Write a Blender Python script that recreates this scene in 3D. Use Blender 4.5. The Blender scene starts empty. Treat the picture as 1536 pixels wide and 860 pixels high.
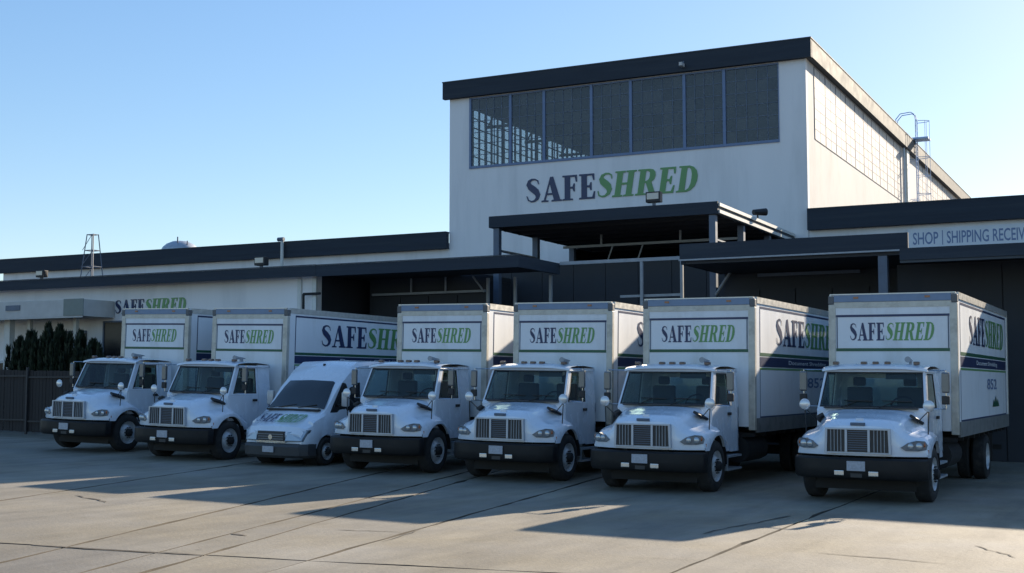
import bpy, bmesh, math, random
from mathutils import Vector, Matrix
from mathutils.geometry import tessellate_polygon
random.seed(7)
R = math.radians
SC = bpy.context.scene
C = SC.collection

# ------------------------------------------------------------------ camera, world, sun, exposure
cam = bpy.data.cameras.new('camera'); camo = bpy.data.objects.new('camera', cam); C.objects.link(camo)
cam.sensor_width = 36; cam.lens = 1899 / 1536 * 36
cam.clip_start = .1; cam.clip_end = 4000
camo.location = (0, 0, 2.27)
camo.rotation_euler = (R(90 + 4.41), 0, R(26.92))
SC.camera = camo

SUNV = Vector((2.25, 9.6, 3.85)).normalized()
w = bpy.data.worlds.new('World'); SC.world = w; w.use_nodes = True
nt = w.node_tree; nt.nodes.clear()
sky = nt.nodes.new('ShaderNodeTexSky'); sky.sky_type = 'NISHITA'; sky.sun_disc = False
sky.sun_elevation = math.asin(SUNV.z); sky.sun_rotation = math.atan2(SUNV.x, SUNV.y)
sky.altitude = 0; sky.air_density = 1.0; sky.dust_density = 0.3; sky.ozone_density = 3.0
bg = nt.nodes.new('ShaderNodeBackground'); bg.inputs[1].default_value = 0.096
out = nt.nodes.new('ShaderNodeOutputWorld')
def wn(t, **k):
    q = nt.nodes.new(t)
    for a, b in k.items(): setattr(q, a, b)
    return q
KS, GS, SS = 3.2, 0.64, 1.4          # soft shoulder of the whole sky dome, evenly over every direction
dv = wn('ShaderNodeVectorMath', operation='SCALE'); dv.inputs['Scale'].default_value = 1 / KS
gm = wn('ShaderNodeGamma'); gm.inputs[1].default_value = GS
ml = wn('ShaderNodeVectorMath', operation='SCALE'); ml.inputs['Scale'].default_value = KS
hs_ = wn('ShaderNodeHueSaturation'); hs_.inputs['Saturation'].default_value = SS; hs_.inputs['Hue'].default_value = .507
nt.links.new(sky.outputs[0], dv.inputs[0]); nt.links.new(dv.outputs[0], gm.inputs[0]); nt.links.new(gm.outputs[0], ml.inputs[0]); nt.links.new(ml.outputs[0], hs_.inputs['Color'])
nt.links.new(hs_.outputs[0], bg.inputs[0]); nt.links.new(bg.outputs[0], out.inputs[0])

sun = bpy.data.lights.new('sun', 'SUN'); sun.energy = 5.0; sun.angle = R(.6); sun.color = (1, .86, .68)
suno = bpy.data.objects.new('sun', sun); C.objects.link(suno)
suno.rotation_euler = SUNV.to_track_quat('Z', 'Y').to_euler(); suno.location = (20, 60, 40)

SC.view_settings.view_transform = 'Standard'; SC.view_settings.look = 'None'
SC.view_settings.exposure = 1.15; SC.view_settings.gamma = 1

# ------------------------------------------------------------------ materials
MATS = {}
def mat(name, col, rough=.6, metal=0, var=0, scale=6, bump=0, bscale=60, coat=0, dirt=None, dirts=1.2, spec=.5, stretch=(1, 1, 1), space='Object', dirtpow=(.5, .72)):
    if name in MATS: return MATS[name]
    m = bpy.data.materials.new(name); m.use_nodes = True; n = m.node_tree; L = n.links
    b = n.nodes['Principled BSDF']
    b.inputs['Base Color'].default_value = (*col, 1); b.inputs['Roughness'].default_value = rough
    b.inputs['Metallic'].default_value = metal; b.inputs['Coat Weight'].default_value = coat
    b.inputs['Coat Roughness'].default_value = .08; b.inputs['Specular IOR Level'].default_value = spec
    tc = n.nodes.new('ShaderNodeTexCoord'); mp = n.nodes.new('ShaderNodeMapping'); mp.inputs['Scale'].default_value = stretch
    L.new(tc.outputs[space], mp.inputs[0])
    src = None
    if var:
        nz = n.nodes.new('ShaderNodeTexNoise'); nz.inputs['Scale'].default_value = scale; nz.inputs['Detail'].default_value = 6
        L.new(mp.outputs[0], nz.inputs[0])
        mr = n.nodes.new('ShaderNodeMapRange'); mr.inputs[1].default_value = .3; mr.inputs[2].default_value = .7
        mr.inputs[3].default_value = 1 - var; mr.inputs[4].default_value = 1 + var; L.new(nz.outputs[0], mr.inputs[0])
        hs = n.nodes.new('ShaderNodeHueSaturation'); hs.inputs['Color'].default_value = (*col, 1); L.new(mr.outputs[0], hs.inputs['Value'])
        src = hs.outputs[0]
        mr2 = n.nodes.new('ShaderNodeMapRange'); mr2.inputs[3].default_value = max(0, rough - .12); mr2.inputs[4].default_value = min(1, rough + .12)
        L.new(nz.outputs[0], mr2.inputs[0]); L.new(mr2.outputs[0], b.inputs['Roughness'])
    if dirt:
        n2 = n.nodes.new('ShaderNodeTexNoise'); n2.inputs['Scale'].default_value = dirts; n2.inputs['Detail'].default_value = 8; n2.inputs['Roughness'].default_value = .65
        L.new(mp.outputs[0], n2.inputs[0])
        r2 = n.nodes.new('ShaderNodeMapRange'); r2.inputs[1].default_value = dirtpow[0]; r2.inputs[2].default_value = dirtpow[1]; r2.inputs[4].default_value = .8
        L.new(n2.outputs[0], r2.inputs[0])
        mx = n.nodes.new('ShaderNodeMixRGB'); mx.inputs[1].default_value = (*col, 1); mx.inputs[2].default_value = (*dirt, 1)
        if src: L.new(src, mx.inputs[1])
        L.new(r2.outputs[0], mx.inputs[0]); src = mx.outputs[0]
    if src: L.new(src, b.inputs['Base Color'])
    if bump:
        n3 = n.nodes.new('ShaderNodeTexNoise'); n3.inputs['Scale'].default_value = bscale; n3.inputs['Detail'].default_value = 5
        L.new(mp.outputs[0], n3.inputs[0])
        bp = n.nodes.new('ShaderNodeBump'); bp.inputs['Strength'].default_value = bump; bp.inputs['Distance'].default_value = .02
        L.new(n3.outputs[0], bp.inputs['Height']); L.new(bp.outputs[0], b.inputs['Normal'])
    MATS[name] = m; return m

def glass_mat(name, tint, gl=1.0, ior=1.5, dust=0):
    m = bpy.data.materials.new(name); m.use_nodes = True; n = m.node_tree; n.nodes.clear(); L = n.links
    o = n.nodes.new('ShaderNodeOutputMaterial'); mx = n.nodes.new('ShaderNodeMixShader')
    t = n.nodes.new('ShaderNodeBsdfTransparent'); t.inputs[0].default_value = (*tint, 1)
    g = n.nodes.new('ShaderNodeBsdfGlossy'); g.inputs['Roughness'].default_value = .03; g.inputs[0].default_value = (gl, gl, gl, 1)
    f = n.nodes.new('ShaderNodeFresnel'); f.inputs[0].default_value = ior
    ge = n.nodes.new('ShaderNodeNewGeometry'); iv = n.nodes.new('ShaderNodeMath'); iv.operation = 'SUBTRACT'; iv.inputs[0].default_value = 1
    mm = n.nodes.new('ShaderNodeMath'); mm.operation = 'MULTIPLY'; L.new(ge.outputs['Backfacing'], iv.inputs[1]); L.new(iv.outputs[0], mm.inputs[0]); L.new(f.outputs[0], mm.inputs[1])
    tm = n.nodes.new('ShaderNodeMixRGB'); tm.inputs[1].default_value = (*tint, 1); tm.inputs[2].default_value = (1, 1, 1, 1)      # tint counted once per pane
    L.new(ge.outputs['Backfacing'], tm.inputs[0]); L.new(tm.outputs[0], t.inputs[0])
    L.new(mm.outputs[0], mx.inputs[0]); L.new(t.outputs[0], mx.inputs[1]); L.new(g.outputs[0], mx.inputs[2]); L.new(mx.outputs[0], o.inputs[0])
    if dust:
        df = n.nodes.new('ShaderNodeBsdfDiffuse'); df.inputs[0].default_value = (.40, .42, .42, 1); m2 = n.nodes.new('ShaderNodeMixShader')
        tc = n.nodes.new('ShaderNodeTexCoord'); oi = n.nodes.new('ShaderNodeObjectInfo'); nz = n.nodes.new('ShaderNodeTexNoise'); nz.inputs['Scale'].default_value = 2.5; nz.inputs['Detail'].default_value = 5
        L.new(tc.outputs['Object'], nz.inputs[0]); q = n.nodes.new('ShaderNodeMapRange'); q.inputs[1].default_value = 0; q.inputs[2].default_value = 1; q.inputs[3].default_value = dust * .5; q.inputs[4].default_value = dust * 1.5
        ad = n.nodes.new('ShaderNodeMath'); ad.operation = 'MULTIPLY_ADD'; L.new(nz.outputs[0], ad.inputs[0]); ad.inputs[1].default_value = .6; sc_ = n.nodes.new('ShaderNodeMath'); sc_.operation = 'MULTIPLY'; L.new(oi.outputs['Random'], sc_.inputs[0]); sc_.inputs[1].default_value = .4
        L.new(sc_.outputs[0], ad.inputs[2]); L.new(ad.outputs[0], q.inputs[0]); L.new(q.outputs[0], m2.inputs[0])
        L.new(mx.outputs[0], m2.inputs[1]); L.new(df.outputs[0], m2.inputs[2]); L.new(m2.outputs[0], o.inputs[0])
    return m

PAINT = mat('white_truck_paint', (.70, .76, .84), .26, var=.03, scale=3, coat=.8, dirt=(.55, .55, .54), dirts=1.2, dirtpow=(.6, 1.0))
BOXW = mat('box_white_sheet', (.75, .76, .77), .5, var=.03, scale=2.5, dirt=(.52, .51, .48), dirts=1.6, stretch=(1, 1, .35), dirtpow=(.52, .85))
ALU = mat('brushed_aluminium', (.62, .60, .55), .42, metal=.55, var=.1, scale=8)
RAIL = mat('top_rail_aluminium', (.17, .23, .33), .45, metal=.2, var=.08, scale=5)
SKIRT = mat('grey_rub_rail', (.20, .20, .19), .6, var=.12, scale=4, dirt=(.09, .085, .08), dirts=3)
SFAS = mat('side_fascia_painted_sun', (.055, .065, .075), .75, var=.1, scale=2, spec=.3)  # lighter copy of the fascia slate, sunlit tone put into the colour
POST = mat('cream_corner_post', (.52, .50, .44), .45, metal=.25, var=.1, scale=7, dirt=(.3, .28, .24), dirts=3)
CAST = mat('corner_casting', (.12, .12, .12), .6, var=.1)
NAVY = mat('navy_print', (.022, .034, .095), .4)
GREEN = mat('green_print', (.13, .30, .10), .4)
DGREEN = mat('dark_green_print', (.02, .10, .05), .4)
WPRINT = mat('white_print', (.7, .72, .74), .4)
CHROME = mat('chrome', (.55, .56, .58), .2, metal=1)
GRILLE = mat('grille_frame_silver', (.44, .48, .54), .35, metal=.3)
BLACK = mat('black_plastic', (.015, .015, .017), .55, var=.1)
BUMP = mat('black_bumper_steel', (.011, .011, .012), .5, var=.15, scale=9, spec=.3, dirt=(.022, .02, .018), dirts=3)
CHAS = mat('chassis_black', (.012, .012, .013), .7, var=.2)
TYRE = mat('tyre_rubber', (.018, .018, .019), .85, var=.15, bump=.3, dirt=(.06, .055, .05), dirts=4)
RIM = mat('steel_rim_white', (.52, .54, .56), .4, metal=.2, var=.1, dirt=(.15, .13, .11), dirts=6)
LENS = mat('headlamp_lens', (.38, .42, .46), .08, metal=.4, coat=1)
LENSD = mat('headlamp_housing', (.12, .15, .18), .25, coat=.6)
FOG = mat('fog_lamp_lens', (.75, .75, .72), .15, metal=.6)
AMBER = mat('amber_lens', (.35, .09, .02), .25, coat=.5)
PLATE = mat('licence_plate', (.40, .41, .45), .5, var=.15, scale=25)
INTER = mat('cab_interior', (.035, .037, .04), .8)
SEAT = mat('seat_cloth', (.06, .065, .07), .9)
DIAL = mat('dark_grille_mesh', (.05, .045, .042), .6)
GLASS = glass_mat('cab_glass', (.55, .68, .66), 1.0)
GLASSD = glass_mat('dark_glass', (.30, .36, .38), 1.0)
GLASSC = glass_mat('clear_glass', (.92, .94, .93), 1.0)
GLASSW = glass_mat('clerestory_glass', (.42, .47, .48), .9, 1.5, .13)
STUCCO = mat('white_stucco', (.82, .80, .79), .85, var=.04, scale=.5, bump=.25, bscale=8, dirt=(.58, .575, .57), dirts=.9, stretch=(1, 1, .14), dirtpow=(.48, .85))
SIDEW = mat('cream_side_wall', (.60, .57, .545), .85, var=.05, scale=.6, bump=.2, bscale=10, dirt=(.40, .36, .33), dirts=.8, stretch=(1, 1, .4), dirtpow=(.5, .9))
PANEP = mat('painted_pane', (.50, .475, .455), .7, var=.05, scale=.8, dirt=(.37, .34, .33), dirts=1.5)
SLATE = mat('slate_fascia', (.033, .042, .056), .8, spec=.25, var=.12, scale=1.2, bump=.15, bscale=5, stretch=(.3, .3, 6), dirt=(.05, .06, .07), dirts=.8)
SLATE2 = mat('slate_metal_edge', (.07, .08, .09), .75, spec=.3, var=.1)
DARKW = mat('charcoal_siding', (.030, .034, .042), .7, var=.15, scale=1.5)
DARKIN = mat('dark_interior', (.018, .018, .018), .9)
INTW = mat('interior_steel', (.075, .085, .085), .8, var=.2)
STEEL = mat('blue_grey_steel', (.10, .13, .18), .5, var=.12, scale=4)
STEELL = mat('pale_grey_steel', (.30, .32, .34), .5, var=.12, scale=4)
TRIM = mat('white_metal_trim', (.62, .62, .58), .5, var=.06)
MULL = mat('blue_mullion', (.14, .20, .33), .5, var=.08)
BEIGE = mat('beige_awning', (.50, .49, .47), .7, var=.08, scale=3)
GALV = mat('galvanised', (.42, .46, .50), .45, metal=.5, var=.12)
LADM = mat('blue_ladder_paint', (.34, .46, .66), .5)
FENCE = mat('brown_fence_slat', (.024, .019, .018), .75, var=.25, scale=5)
FENCEP = mat('fence_post_steel', (.04, .036, .036), .6, var=.15)
SIGNW = mat('sign_panel_white', (.70, .72, .74), .5, var=.04, scale=2)
SIGNT = mat('sign_text_blue', (.16, .22, .36), .5)
DARKR = mat('joint_soil', (.085, .073, .056), .95, var=.3, scale=8)
SWF = mat('grey_glazing_frame', (.20, .19, .21), .7, var=.1)
BARK = mat('conifer_bark', (.07, .05, .035), .9, var=.3)
def foliage():
    m = bpy.data.materials.new('conifer_foliage'); m.use_nodes = True; n = m.node_tree; b = n.nodes['Principled BSDF']
    g = n.nodes.new('ShaderNodeNewGeometry'); r = n.nodes.new('ShaderNodeValToRGB')
    r.color_ramp.elements[0].color = (.010, .017, .008, 1); r.color_ramp.elements[1].color = (.032, .048, .02, 1)
    n.links.new(g.outputs['Random Per Island'], r.inputs[0]); n.links.new(r.outputs[0], b.inputs['Base Color']); b.inputs['Roughness'].default_value = .7
    return m
FOL = foliage()

def concrete(name, col, jt=.1):
    m = bpy.data.materials.new(name); m.use_nodes = True; n = m.node_tree; L = n.links; b = n.nodes['Principled BSDF']
    tc = n.nodes.new('ShaderNodeTexCoord'); oi = n.nodes.new('ShaderNodeObjectInfo')
    def noise(s, d, st=(1, 1, 1), r=.6):
        mp = n.nodes.new('ShaderNodeMapping'); mp.inputs['Scale'].default_value = st; mp.inputs['Rotation'].default_value = (0, 0, R(13))
        L.new(tc.outputs['Object'], mp.inputs[0])
        z = n.nodes.new('ShaderNodeTexNoise'); z.inputs['Scale'].default_value = s; z.inputs['Detail'].default_value = d; z.inputs['Roughness'].default_value = r
        L.new(mp.outputs[0], z.inputs[0]); return z.outputs[0]
    def mr(o, a, b_, c, d):
        q = n.nodes.new('ShaderNodeMapRange'); q.inputs[1].default_value = a; q.inputs[2].default_value = b_; q.inputs[3].default_value = c; q.inputs[4].default_value = d
        L.new(o, q.inputs[0]); return q.outputs[0]
    def mul(a, b_):
        q = n.nodes.new('ShaderNodeMath'); q.operation = 'MULTIPLY'; L.new(a, q.inputs[0]); L.new(b_, q.inputs[1]); return q.outputs[0]
    v = mul(mr(noise(.35, 5), .3, .7, .74, 1.20), mr(noise(2.3, 8, (1, .35, 1)), .25, .75, .80, 1.16))
    v = mul(v, mr(noise(40, 3), .2, .8, .93, 1.07))
    v = mul(v, mr(oi.outputs['Random'], 0, 1, 1 - jt, 1 + jt))
    v = mul(v, mr(noise(1.1, 9, (1, 1, 1), .75), .60, .74, 1.0, .70))      # oil stains
    v = mul(v, mr(noise(1.6, 6, (1, .12, 1), .6), .52, .68, 1.0, .80))      # tyre tracks along the bays
    v = mul(v, mr(noise(5.5, 4, (1, 1, 1), .5), .70, .76, 1.0, .60))        # drips
    v = mul(v, mr(noise(120, 2), .25, .75, .88, 1.12))
    hs = n.nodes.new('ShaderNodeHueSaturation'); hs.inputs['Color'].default_value = (*col, 1); L.new(v, hs.inputs['Value'])
    L.new(mr(noise(.55, 4, (1, 1, 1)), .3, .7, .75, 1.3), hs.inputs['Saturation'])
    L.new(hs.outputs[0], b.inputs['Base Color']); b.inputs['Roughness'].default_value = .82
    bp = n.nodes.new('ShaderNodeBump'); bp.inputs['Strength'].default_value = .35; bp.inputs['Distance'].default_value = .02
    L.new(noise(18, 6), bp.inputs['Height']); L.new(bp.outputs[0], b.inputs['Normal'])
    return m
CONC = concrete('yard_concrete', (.222, .198, .153))
CONC2 = concrete('old_yard_concrete', (.185, .168, .137))
GRND = concrete('ground_base', (.05, .044, .036), 0)
EDGE = mat('slab_edge_dirt', (.09, .078, .062), .95)

# ------------------------------------------------------------------ helpers
def box(bm, x0, x1, y0, y1, z0, z1, bev=0, M=None):
    r = bmesh.ops.create_cube(bm, size=1)
    vs = r['verts']
    for v in vs:
        v.co = Vector(((x0 + x1) / 2 + v.co.x * (x1 - x0), (y0 + y1) / 2 + v.co.y * (y1 - y0), (z0 + z1) / 2 + v.co.z * (z1 - z0)))
    if bev:
        es = list({e for v in vs for e in v.link_edges})
        r = bmesh.ops.bevel(bm, geom=es, offset=bev, segments=2, affect='EDGES', profile=.6)
        vs = list({v for f in r['faces'] for v in f.verts} | {v for v in vs if v.is_valid})
    if M is not None:
        for v in vs: v.co = M @ v.co
    return vs
def tube(bm, a, b, r, n=8, r2=None, caps=True):
    a = Vector(a); b = Vector(b); d = (b - a); q = d.to_track_quat('Z', 'Y')
    r2 = r if r2 is None else r2
    A = [bm.verts.new(a + q @ Vector((math.cos(t) * r, math.sin(t) * r, 0))) for t in [2 * math.pi * i / n for i in range(n)]]
    B = [bm.verts.new(b + q @ Vector((math.cos(t) * r2, math.sin(t) * r2, 0))) for t in [2 * math.pi * i / n for i in range(n)]]
    for i in range(n): bm.faces.new((A[i], A[(i + 1) % n], B[(i + 1) % n], B[i]))
    if caps: bm.faces.new(A[::-1]); bm.faces.new(B)
def poly_tube(bm, pts, r, n=6):
    for p, q in zip(pts[:-1], pts[1:]): tube(bm, p, q, r, n)
def lathe_x(bm, prof, n=28, cx=0, cy=0, cz=0, cap=False):
    # profile list of (x, radius) spun about the x axis
    rings = []
    for x, r in prof:
        rings.append([bm.verts.new((cx + x, cy + math.cos(2 * math.pi * i / n) * r, cz + math.sin(2 * math.pi * i / n) * r)) for i in range(n)])
    for A, B in zip(rings[:-1], rings[1:]):
        for i in range(n): bm.faces.new((A[i], A[(i + 1) % n], B[(i + 1) % n], B[i]))
    if cap: bm.faces.new(rings[-1]); bm.faces.new(rings[0][::-1])
def sphere(bm, c, r, sx=1, sy=1, sz=1, seg=12):
    bmesh.ops.create_uvsphere(bm, u_segments=seg, v_segments=seg // 2 + 2, radius=r, matrix=Matrix.Translation(c) @ Matrix.Diagonal((sx, sy, sz, 1)))
def quad(bm, pts):
    return bm.faces.new([bm.verts.new(p) for p in pts])
def slab(bm, pts, off):
    """closed slab from quad pts and its offset by vector off"""
    off = Vector(off); A = [bm.verts.new(p) for p in pts]; B = [bm.verts.new(Vector(p) + off) for p in pts]
    n = len(pts); bm.faces.new(A); bm.faces.new(B[::-1])
    for i in range(n): bm.faces.new((A[(i + 1) % n], A[i], B[i], B[(i + 1) % n]))
def framed(bm, O, I, off):
    """frame between outer quad O and inner quad I with depth off"""
    for i in range(4):
        j = (i + 1) % 4
        slab(bm, [O[i], O[j], I[j], I[i]], off)
def obj(name, bm, m, parent=None, smooth=None, fix=True):
    me = bpy.data.meshes.new(name)
    if fix: bmesh.ops.recalc_face_normals(bm, faces=bm.faces)
    bm.to_mesh(me); bm.free(); me.materials.append(m)
    if smooth:
        for p in me.polygons: p.use_smooth = True
        me.set_sharp_from_angle(angle=R(smooth))
    o = bpy.data.objects.new(name, me); C.objects.link(o)
    if parent: o.parent = parent
    return o
def mobj(name, me, parent=None, loc=None, rot=None):
    o = bpy.data.objects.new(name, me); C.objects.link(o)
    if parent: o.parent = parent
    if loc: o.location = loc
    if rot: o.rotation_euler = rot
    return o
def B(name, m, parent, *dims, bev=0, smooth=None):
    bm = bmesh.new(); box(bm, *dims, bev=bev); return obj(name, bm, m, parent, smooth=smooth)
def tag(o, label=None, cat=None, group=None, kind=None):
    if label: o['label'] = label
    if cat: o['category'] = cat
    if group: o['group'] = group
    if kind: o['kind'] = kind
    return o
def thing(name, label, cat, loc=(0, 0, 0), rot=(0, 0, 0), group=None):
    o = bpy.data.objects.new(name, None); C.objects.link(o); o.location = loc; o.rotation_euler = rot
    o.empty_display_size = .3
    return tag(o, label, cat, group)
def copy_tree(o, parent=None):
    c = o.copy(); C.objects.link(c)
    c.parent = parent
    for ch in o.children: copy_tree(ch, c)
    return c
def lin(xs, x):
    if x <= xs[0][0]: return xs[0][1]
    for (a, u), (b, v) in zip(xs[:-1], xs[1:]):
        if x <= b: return u + (v - u) * (x - a) / (b - a)
    return xs[-1][1]
GP = [(-70, 1.25), (-50, .92), (-32, .60), (-25.7, .51), (-21.85, .39), (-15.6, .30), (-12.4, .24), (-8.85, .19), (-4.9, .165), (0, .10), (10, -.02), (30, -.3)]
def gz(x): return lin(GP, x)

# ------------------------------------------------------------------ lettering
SERIF = {
 'E': [[(0,0),(.68,0),(.70,.29),(.645,.29),(.58,.075),(.34,.075),(.34,.46),(.45,.46),(.50,.34),(.545,.34),(.545,.66),(.50,.66),(.45,.54),(.34,.54),(.34,.925),(.57,.925),(.62,.74),(.67,.74),(.66,1),(0,1),(0,.945),(.1,.925),(.1,.075),(0,.055)]],
 'F': [[(0,0),(.46,0),(.46,.055),(.34,.075),(.34,.46),(.45,.46),(.50,.34),(.545,.34),(.545,.66),(.50,.66),(.45,.54),(.34,.54),(.34,.925),(.55,.925),(.60,.72),(.65,.72),(.64,1),(0,1),(0,.945),(.1,.925),(.1,.075),(0,.055)]],
 'H': [[(0,0),(.44,0),(.44,.055),(.34,.075),(.34,.46),(.58,.46),(.58,.075),(.48,.055),(.48,0),(.92,0),(.92,.055),(.82,.075),(.82,.925),(.92,.945),(.92,1),(.48,1),(.48,.945),(.58,.925),(.58,.54),(.34,.54),(.34,.925),(.44,.945),(.44,1),(0,1),(0,.945),(.1,.925),(.1,.075),(0,.055)]],
 'A': [[(0,0),(.31,0),(.31,.055),(.2,.075),(.25,.27),(.51,.27),(.565,.075),(.46,.055),(.46,0),(.92,0),(.92,.055),(.84,.075),(.53,1),(.40,1),(.115,.075),(0,.055)], [(.275,.345),(.485,.345),(.38,.74)]],
 'D': [[(0,0),(.42,0),(.60,.06),(.74,.2),(.81,.4),(.81,.6),(.74,.8),(.60,.94),(.42,1),(0,1),(0,.945),(.1,.925),(.1,.075),(0,.055)], [(.34,.075),(.40,.075),(.50,.14),(.56,.32),(.57,.5),(.56,.68),(.50,.86),(.40,.925),(.34,.925)]],
 'R': [[(0,0),(.44,0),(.44,.055),(.34,.075),(.34,.46),(.40,.46),(.62,0),(.90,0),(.90,.055),(.83,.075),(.62,.49),(.73,.58),(.77,.73),(.73,.88),(.63,.97),(.48,1),(0,1),(0,.945),(.1,.925),(.1,.075),(0,.055)], [(.34,.54),(.42,.54),(.51,.61),(.53,.73),(.51,.86),(.42,.925),(.34,.925)]],
}
def s_glyph():
    cl = [(.615, .74, .035), (.57, .88, .05), (.45, .945, .06), (.31, .945, .075), (.185, .875, .13), (.155, .76, .20), (.235, .645, .25), (.37, .545, .27), (.50, .44, .26), (.575, .31, .22), (.55, .165, .15), (.43, .07, .085), (.29, .05, .065), (.15, .11, .055), (.075, .28, .035)]
    Lf = []; Rt = []
    for i, (x, y, ww) in enumerate(cl):
        a = cl[max(0, i - 1)]; b = cl[min(len(cl) - 1, i + 1)]
        d = Vector((b[0] - a[0], b[1] - a[1])).normalized(); n = Vector((-d.y, d.x)) * ww * .5
        Lf.append((x + n.x, y + n.y)); Rt.append((x - n.x, y - n.y))
    return [Lf + Rt[::-1]]
SERIF['S'] = s_glyph()
ADV = {'S': .74, 'A': .95, 'F': .74, 'E': .80, 'H': .99, 'R': .93, 'D': .90}
def glyph_tris(ch):
    loops = SERIF[ch]
    t = tessellate_polygon([[Vector((x, y, 0)) for x, y in l] for l in loops])
    return [p for l in loops for p in l], t
def word_width(wd): return sum(ADV[c] for c in wd)
def add_glyph(bm, ch, fx, depth=None):
    pts, tr = glyph_tris(ch)
    vs = [bm.verts.new(fx(*p)) for p in pts]
    for a, b, c in tr:
        try: bm.faces.new((vs[a], vs[b], vs[c]))
        except ValueError: pass
def put_word(wd, x0, sx, sz, shear, origin, u, v, m, parent, name='lettering', depth=0, nrm=None, split=None, splitname='letter'):
    """print word starting at horizontal x0 (metres), glyph scale sx, sz"""
    origin = Vector(origin); u = Vector(u); v = Vector(v); x = x0
    bm = bmesh.new(); outs = []
    for ch in wd:
        f = lambda a, b, x=x: origin + u * (x + a * sx + shear * b * sz) + v * (b * sz)
        if split is not None:
            bm2 = bmesh.new(); add_glyph(bm2, ch, f)
            bmesh.ops.recalc_face_normals(bm2, faces=bm2.faces)
            r = bmesh.ops.extrude_face_region(bm2, geom=bm2.faces[:])
            for g in r['geom']:
                if isinstance(g, bmesh.types.BMVert): g.co += Vector(nrm) * depth
            outs.append(obj(splitname, bm2, m, parent))
        else: add_glyph(bm, ch, f)
        x += ADV[ch] * sx
    if split is None: obj(name, bm, m, parent)
    else: bm.free()
    return x
def safeshred(origin, u, v, width, height, parent, split=None, depth=0, nrm=None):
    k = width / (word_width('SAFE') + word_width('SHRED') - .02)
    x = put_word('SAFE', 0, k, height, 0, origin, u, v, NAVY, parent, 'navy_lettering', depth, nrm, split)
    put_word('SHRED', x - .10 * k, k * .985, height, .16, origin, u, v, GREEN, parent, 'green_lettering', depth, nrm, split)
def sans(text, origin, u, v, width, height, m, parent, name='lettering'):
    cu = bpy.data.curves.new('t', 'FONT'); cu.body = text; cu.size = 1; cu.resolution_u = 3; cu.offset = .012
    to = bpy.data.objects.new('t', cu); C.objects.link(to)
    bpy.context.view_layer.update()
    me = bpy.data.meshes.new_from_object(to.evaluated_get(bpy.context.evaluated_depsgraph_get()))
    bpy.data.objects.remove(to); bpy.data.curves.remove(cu)
    xs = [p.co.x for p in me.vertices]; ys = [p.co.y for p in me.vertices]
    a, b, c, d = min(xs), max(xs), min(ys), max(ys); origin = Vector(origin); u = Vector(u); v = Vector(v)
    for p in me.vertices: p.co = origin + u * ((p.co.x - a) / (b - a) * width) + v * ((p.co.y - c) / (d - c) * height)
    me.name = name; me.materials.clear(); me.materials.append(m)
    o = bpy.data.objects.new(name, me); C.objects.link(o); o.parent = parent
    return o

# ------------------------------------------------------------------ ground
def ground():
    bm = bmesh.new()
    xs = [-1500, -400, -120] + [x for x, _ in GP] + [-64, -60, -56, -44, -40, -36] + [60, 200, 600, 1500]
    xs = sorted(set(xs)); ys = [-600, -100, 0, 30, 60, 120, 400, 2000]
    V = [[bm.verts.new((x, y, gz(x) - .035)) for y in ys] for x in xs]
    for i in range(len(xs) - 1):
        for j in range(len(ys) - 1): bm.faces.new((V[i][j], V[i + 1][j], V[i + 1][j + 1], V[i][j + 1]))
    g = tag(obj('ground', bm, GRND), 'dusty ground that the yard slabs lie on', kind='structure')
    return g
G = ground()
# slabs: joint lines given at y = 12 with their direction (degrees)
JL = [(-60, 103), (-52, 103), (-44, 103), (-36.5, 103), (-31.5, 103), (-26.4, 103), (-21.3, 103), (-16.5, 104.5), (-12.3, 105.0), (-10.95, 103.2), (-10.30, 103.4), (-8.95, 98.3), (-4.9, 90.3), (-.6, 90), (3.6, 90), (8, 90), (13, 90), (20, 90)]
CL = [(-9, 4), (4.0, 7), (12.15, 11), (30.0, 3), (48.5, 0)]          # cross joints: y at x=-10.3, direction
def isect(j, c):
    x0, d = j; y0, e = c
    dx, dy = math.cos(R(d)), math.sin(R(d)); ex, ey = math.cos(R(e)), math.sin(R(e))
    # (x0,12)+s(dx,dy) = (-10.3,y0)+t(ex,ey)
    det = dx * (-ey) + ex * dy
    bx, by = -10.3 - x0, y0 - 12
    s = (bx * (-ey) + ex * by) / det
    return Vector((x0 + s * dx, 12 + s * dy))
def slab_piece(p, gap, m, wear=0):
    # p: 4 points ccw; shrink by gap; subdivide edges with slight wobble
    c = sum(p, Vector((0, 0))) / 4
    q = []
    n = len(p)
    for i in range(n):
        a, b, d = p[i - 1], p[i], p[(i + 1) % n]
        e1 = (b - a).normalized(); e2 = (d - b).normalized()
        n1 = Vector((-e1.y, e1.x)); n2 = Vector((-e2.y, e2.x))
        off = (n1 + n2); k = gap / max(.3, off.dot(n1)); q.append(b + off * k)
    loop = []
    for i in range(n):
        a, b = q[i], q[(i + 1) % n]; L = (b - a).length; seg = max(1, int(L / .55))
        e = (b - a).normalized(); nn = Vector((-e.y, e.x))
        for s in range(seg):
            wob = 0 if s == 0 else random.uniform(-.004, .018) * (1 + wear)
            if s and random.random() < .06: wob += .035
            loop.append(a + (b - a) * s / seg + nn * wob)
    bm = bmesh.new()
    dz = random.uniform(-.004, .004)
    T = [bm.verts.new((v.x, v.y, gz(v.x) + dz)) for v in loop]
    Bt = [bm.verts.new((v.x, v.y, gz(v.x) - .04)) for v in loop]
    tris = tessellate_polygon([[Vector((v.x, v.y, 0)) for v in loop]])
    for t in tris: bm.faces.new([T[i] for i in t])
    for i in range(len(loop)):
        j = (i + 1) % len(loop); bm.faces.new((T[i], T[j], Bt[j], Bt[i])).material_index = 1
    o = obj('concrete_slab', bm, m, G); o.data.materials.append(EDGE)
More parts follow.
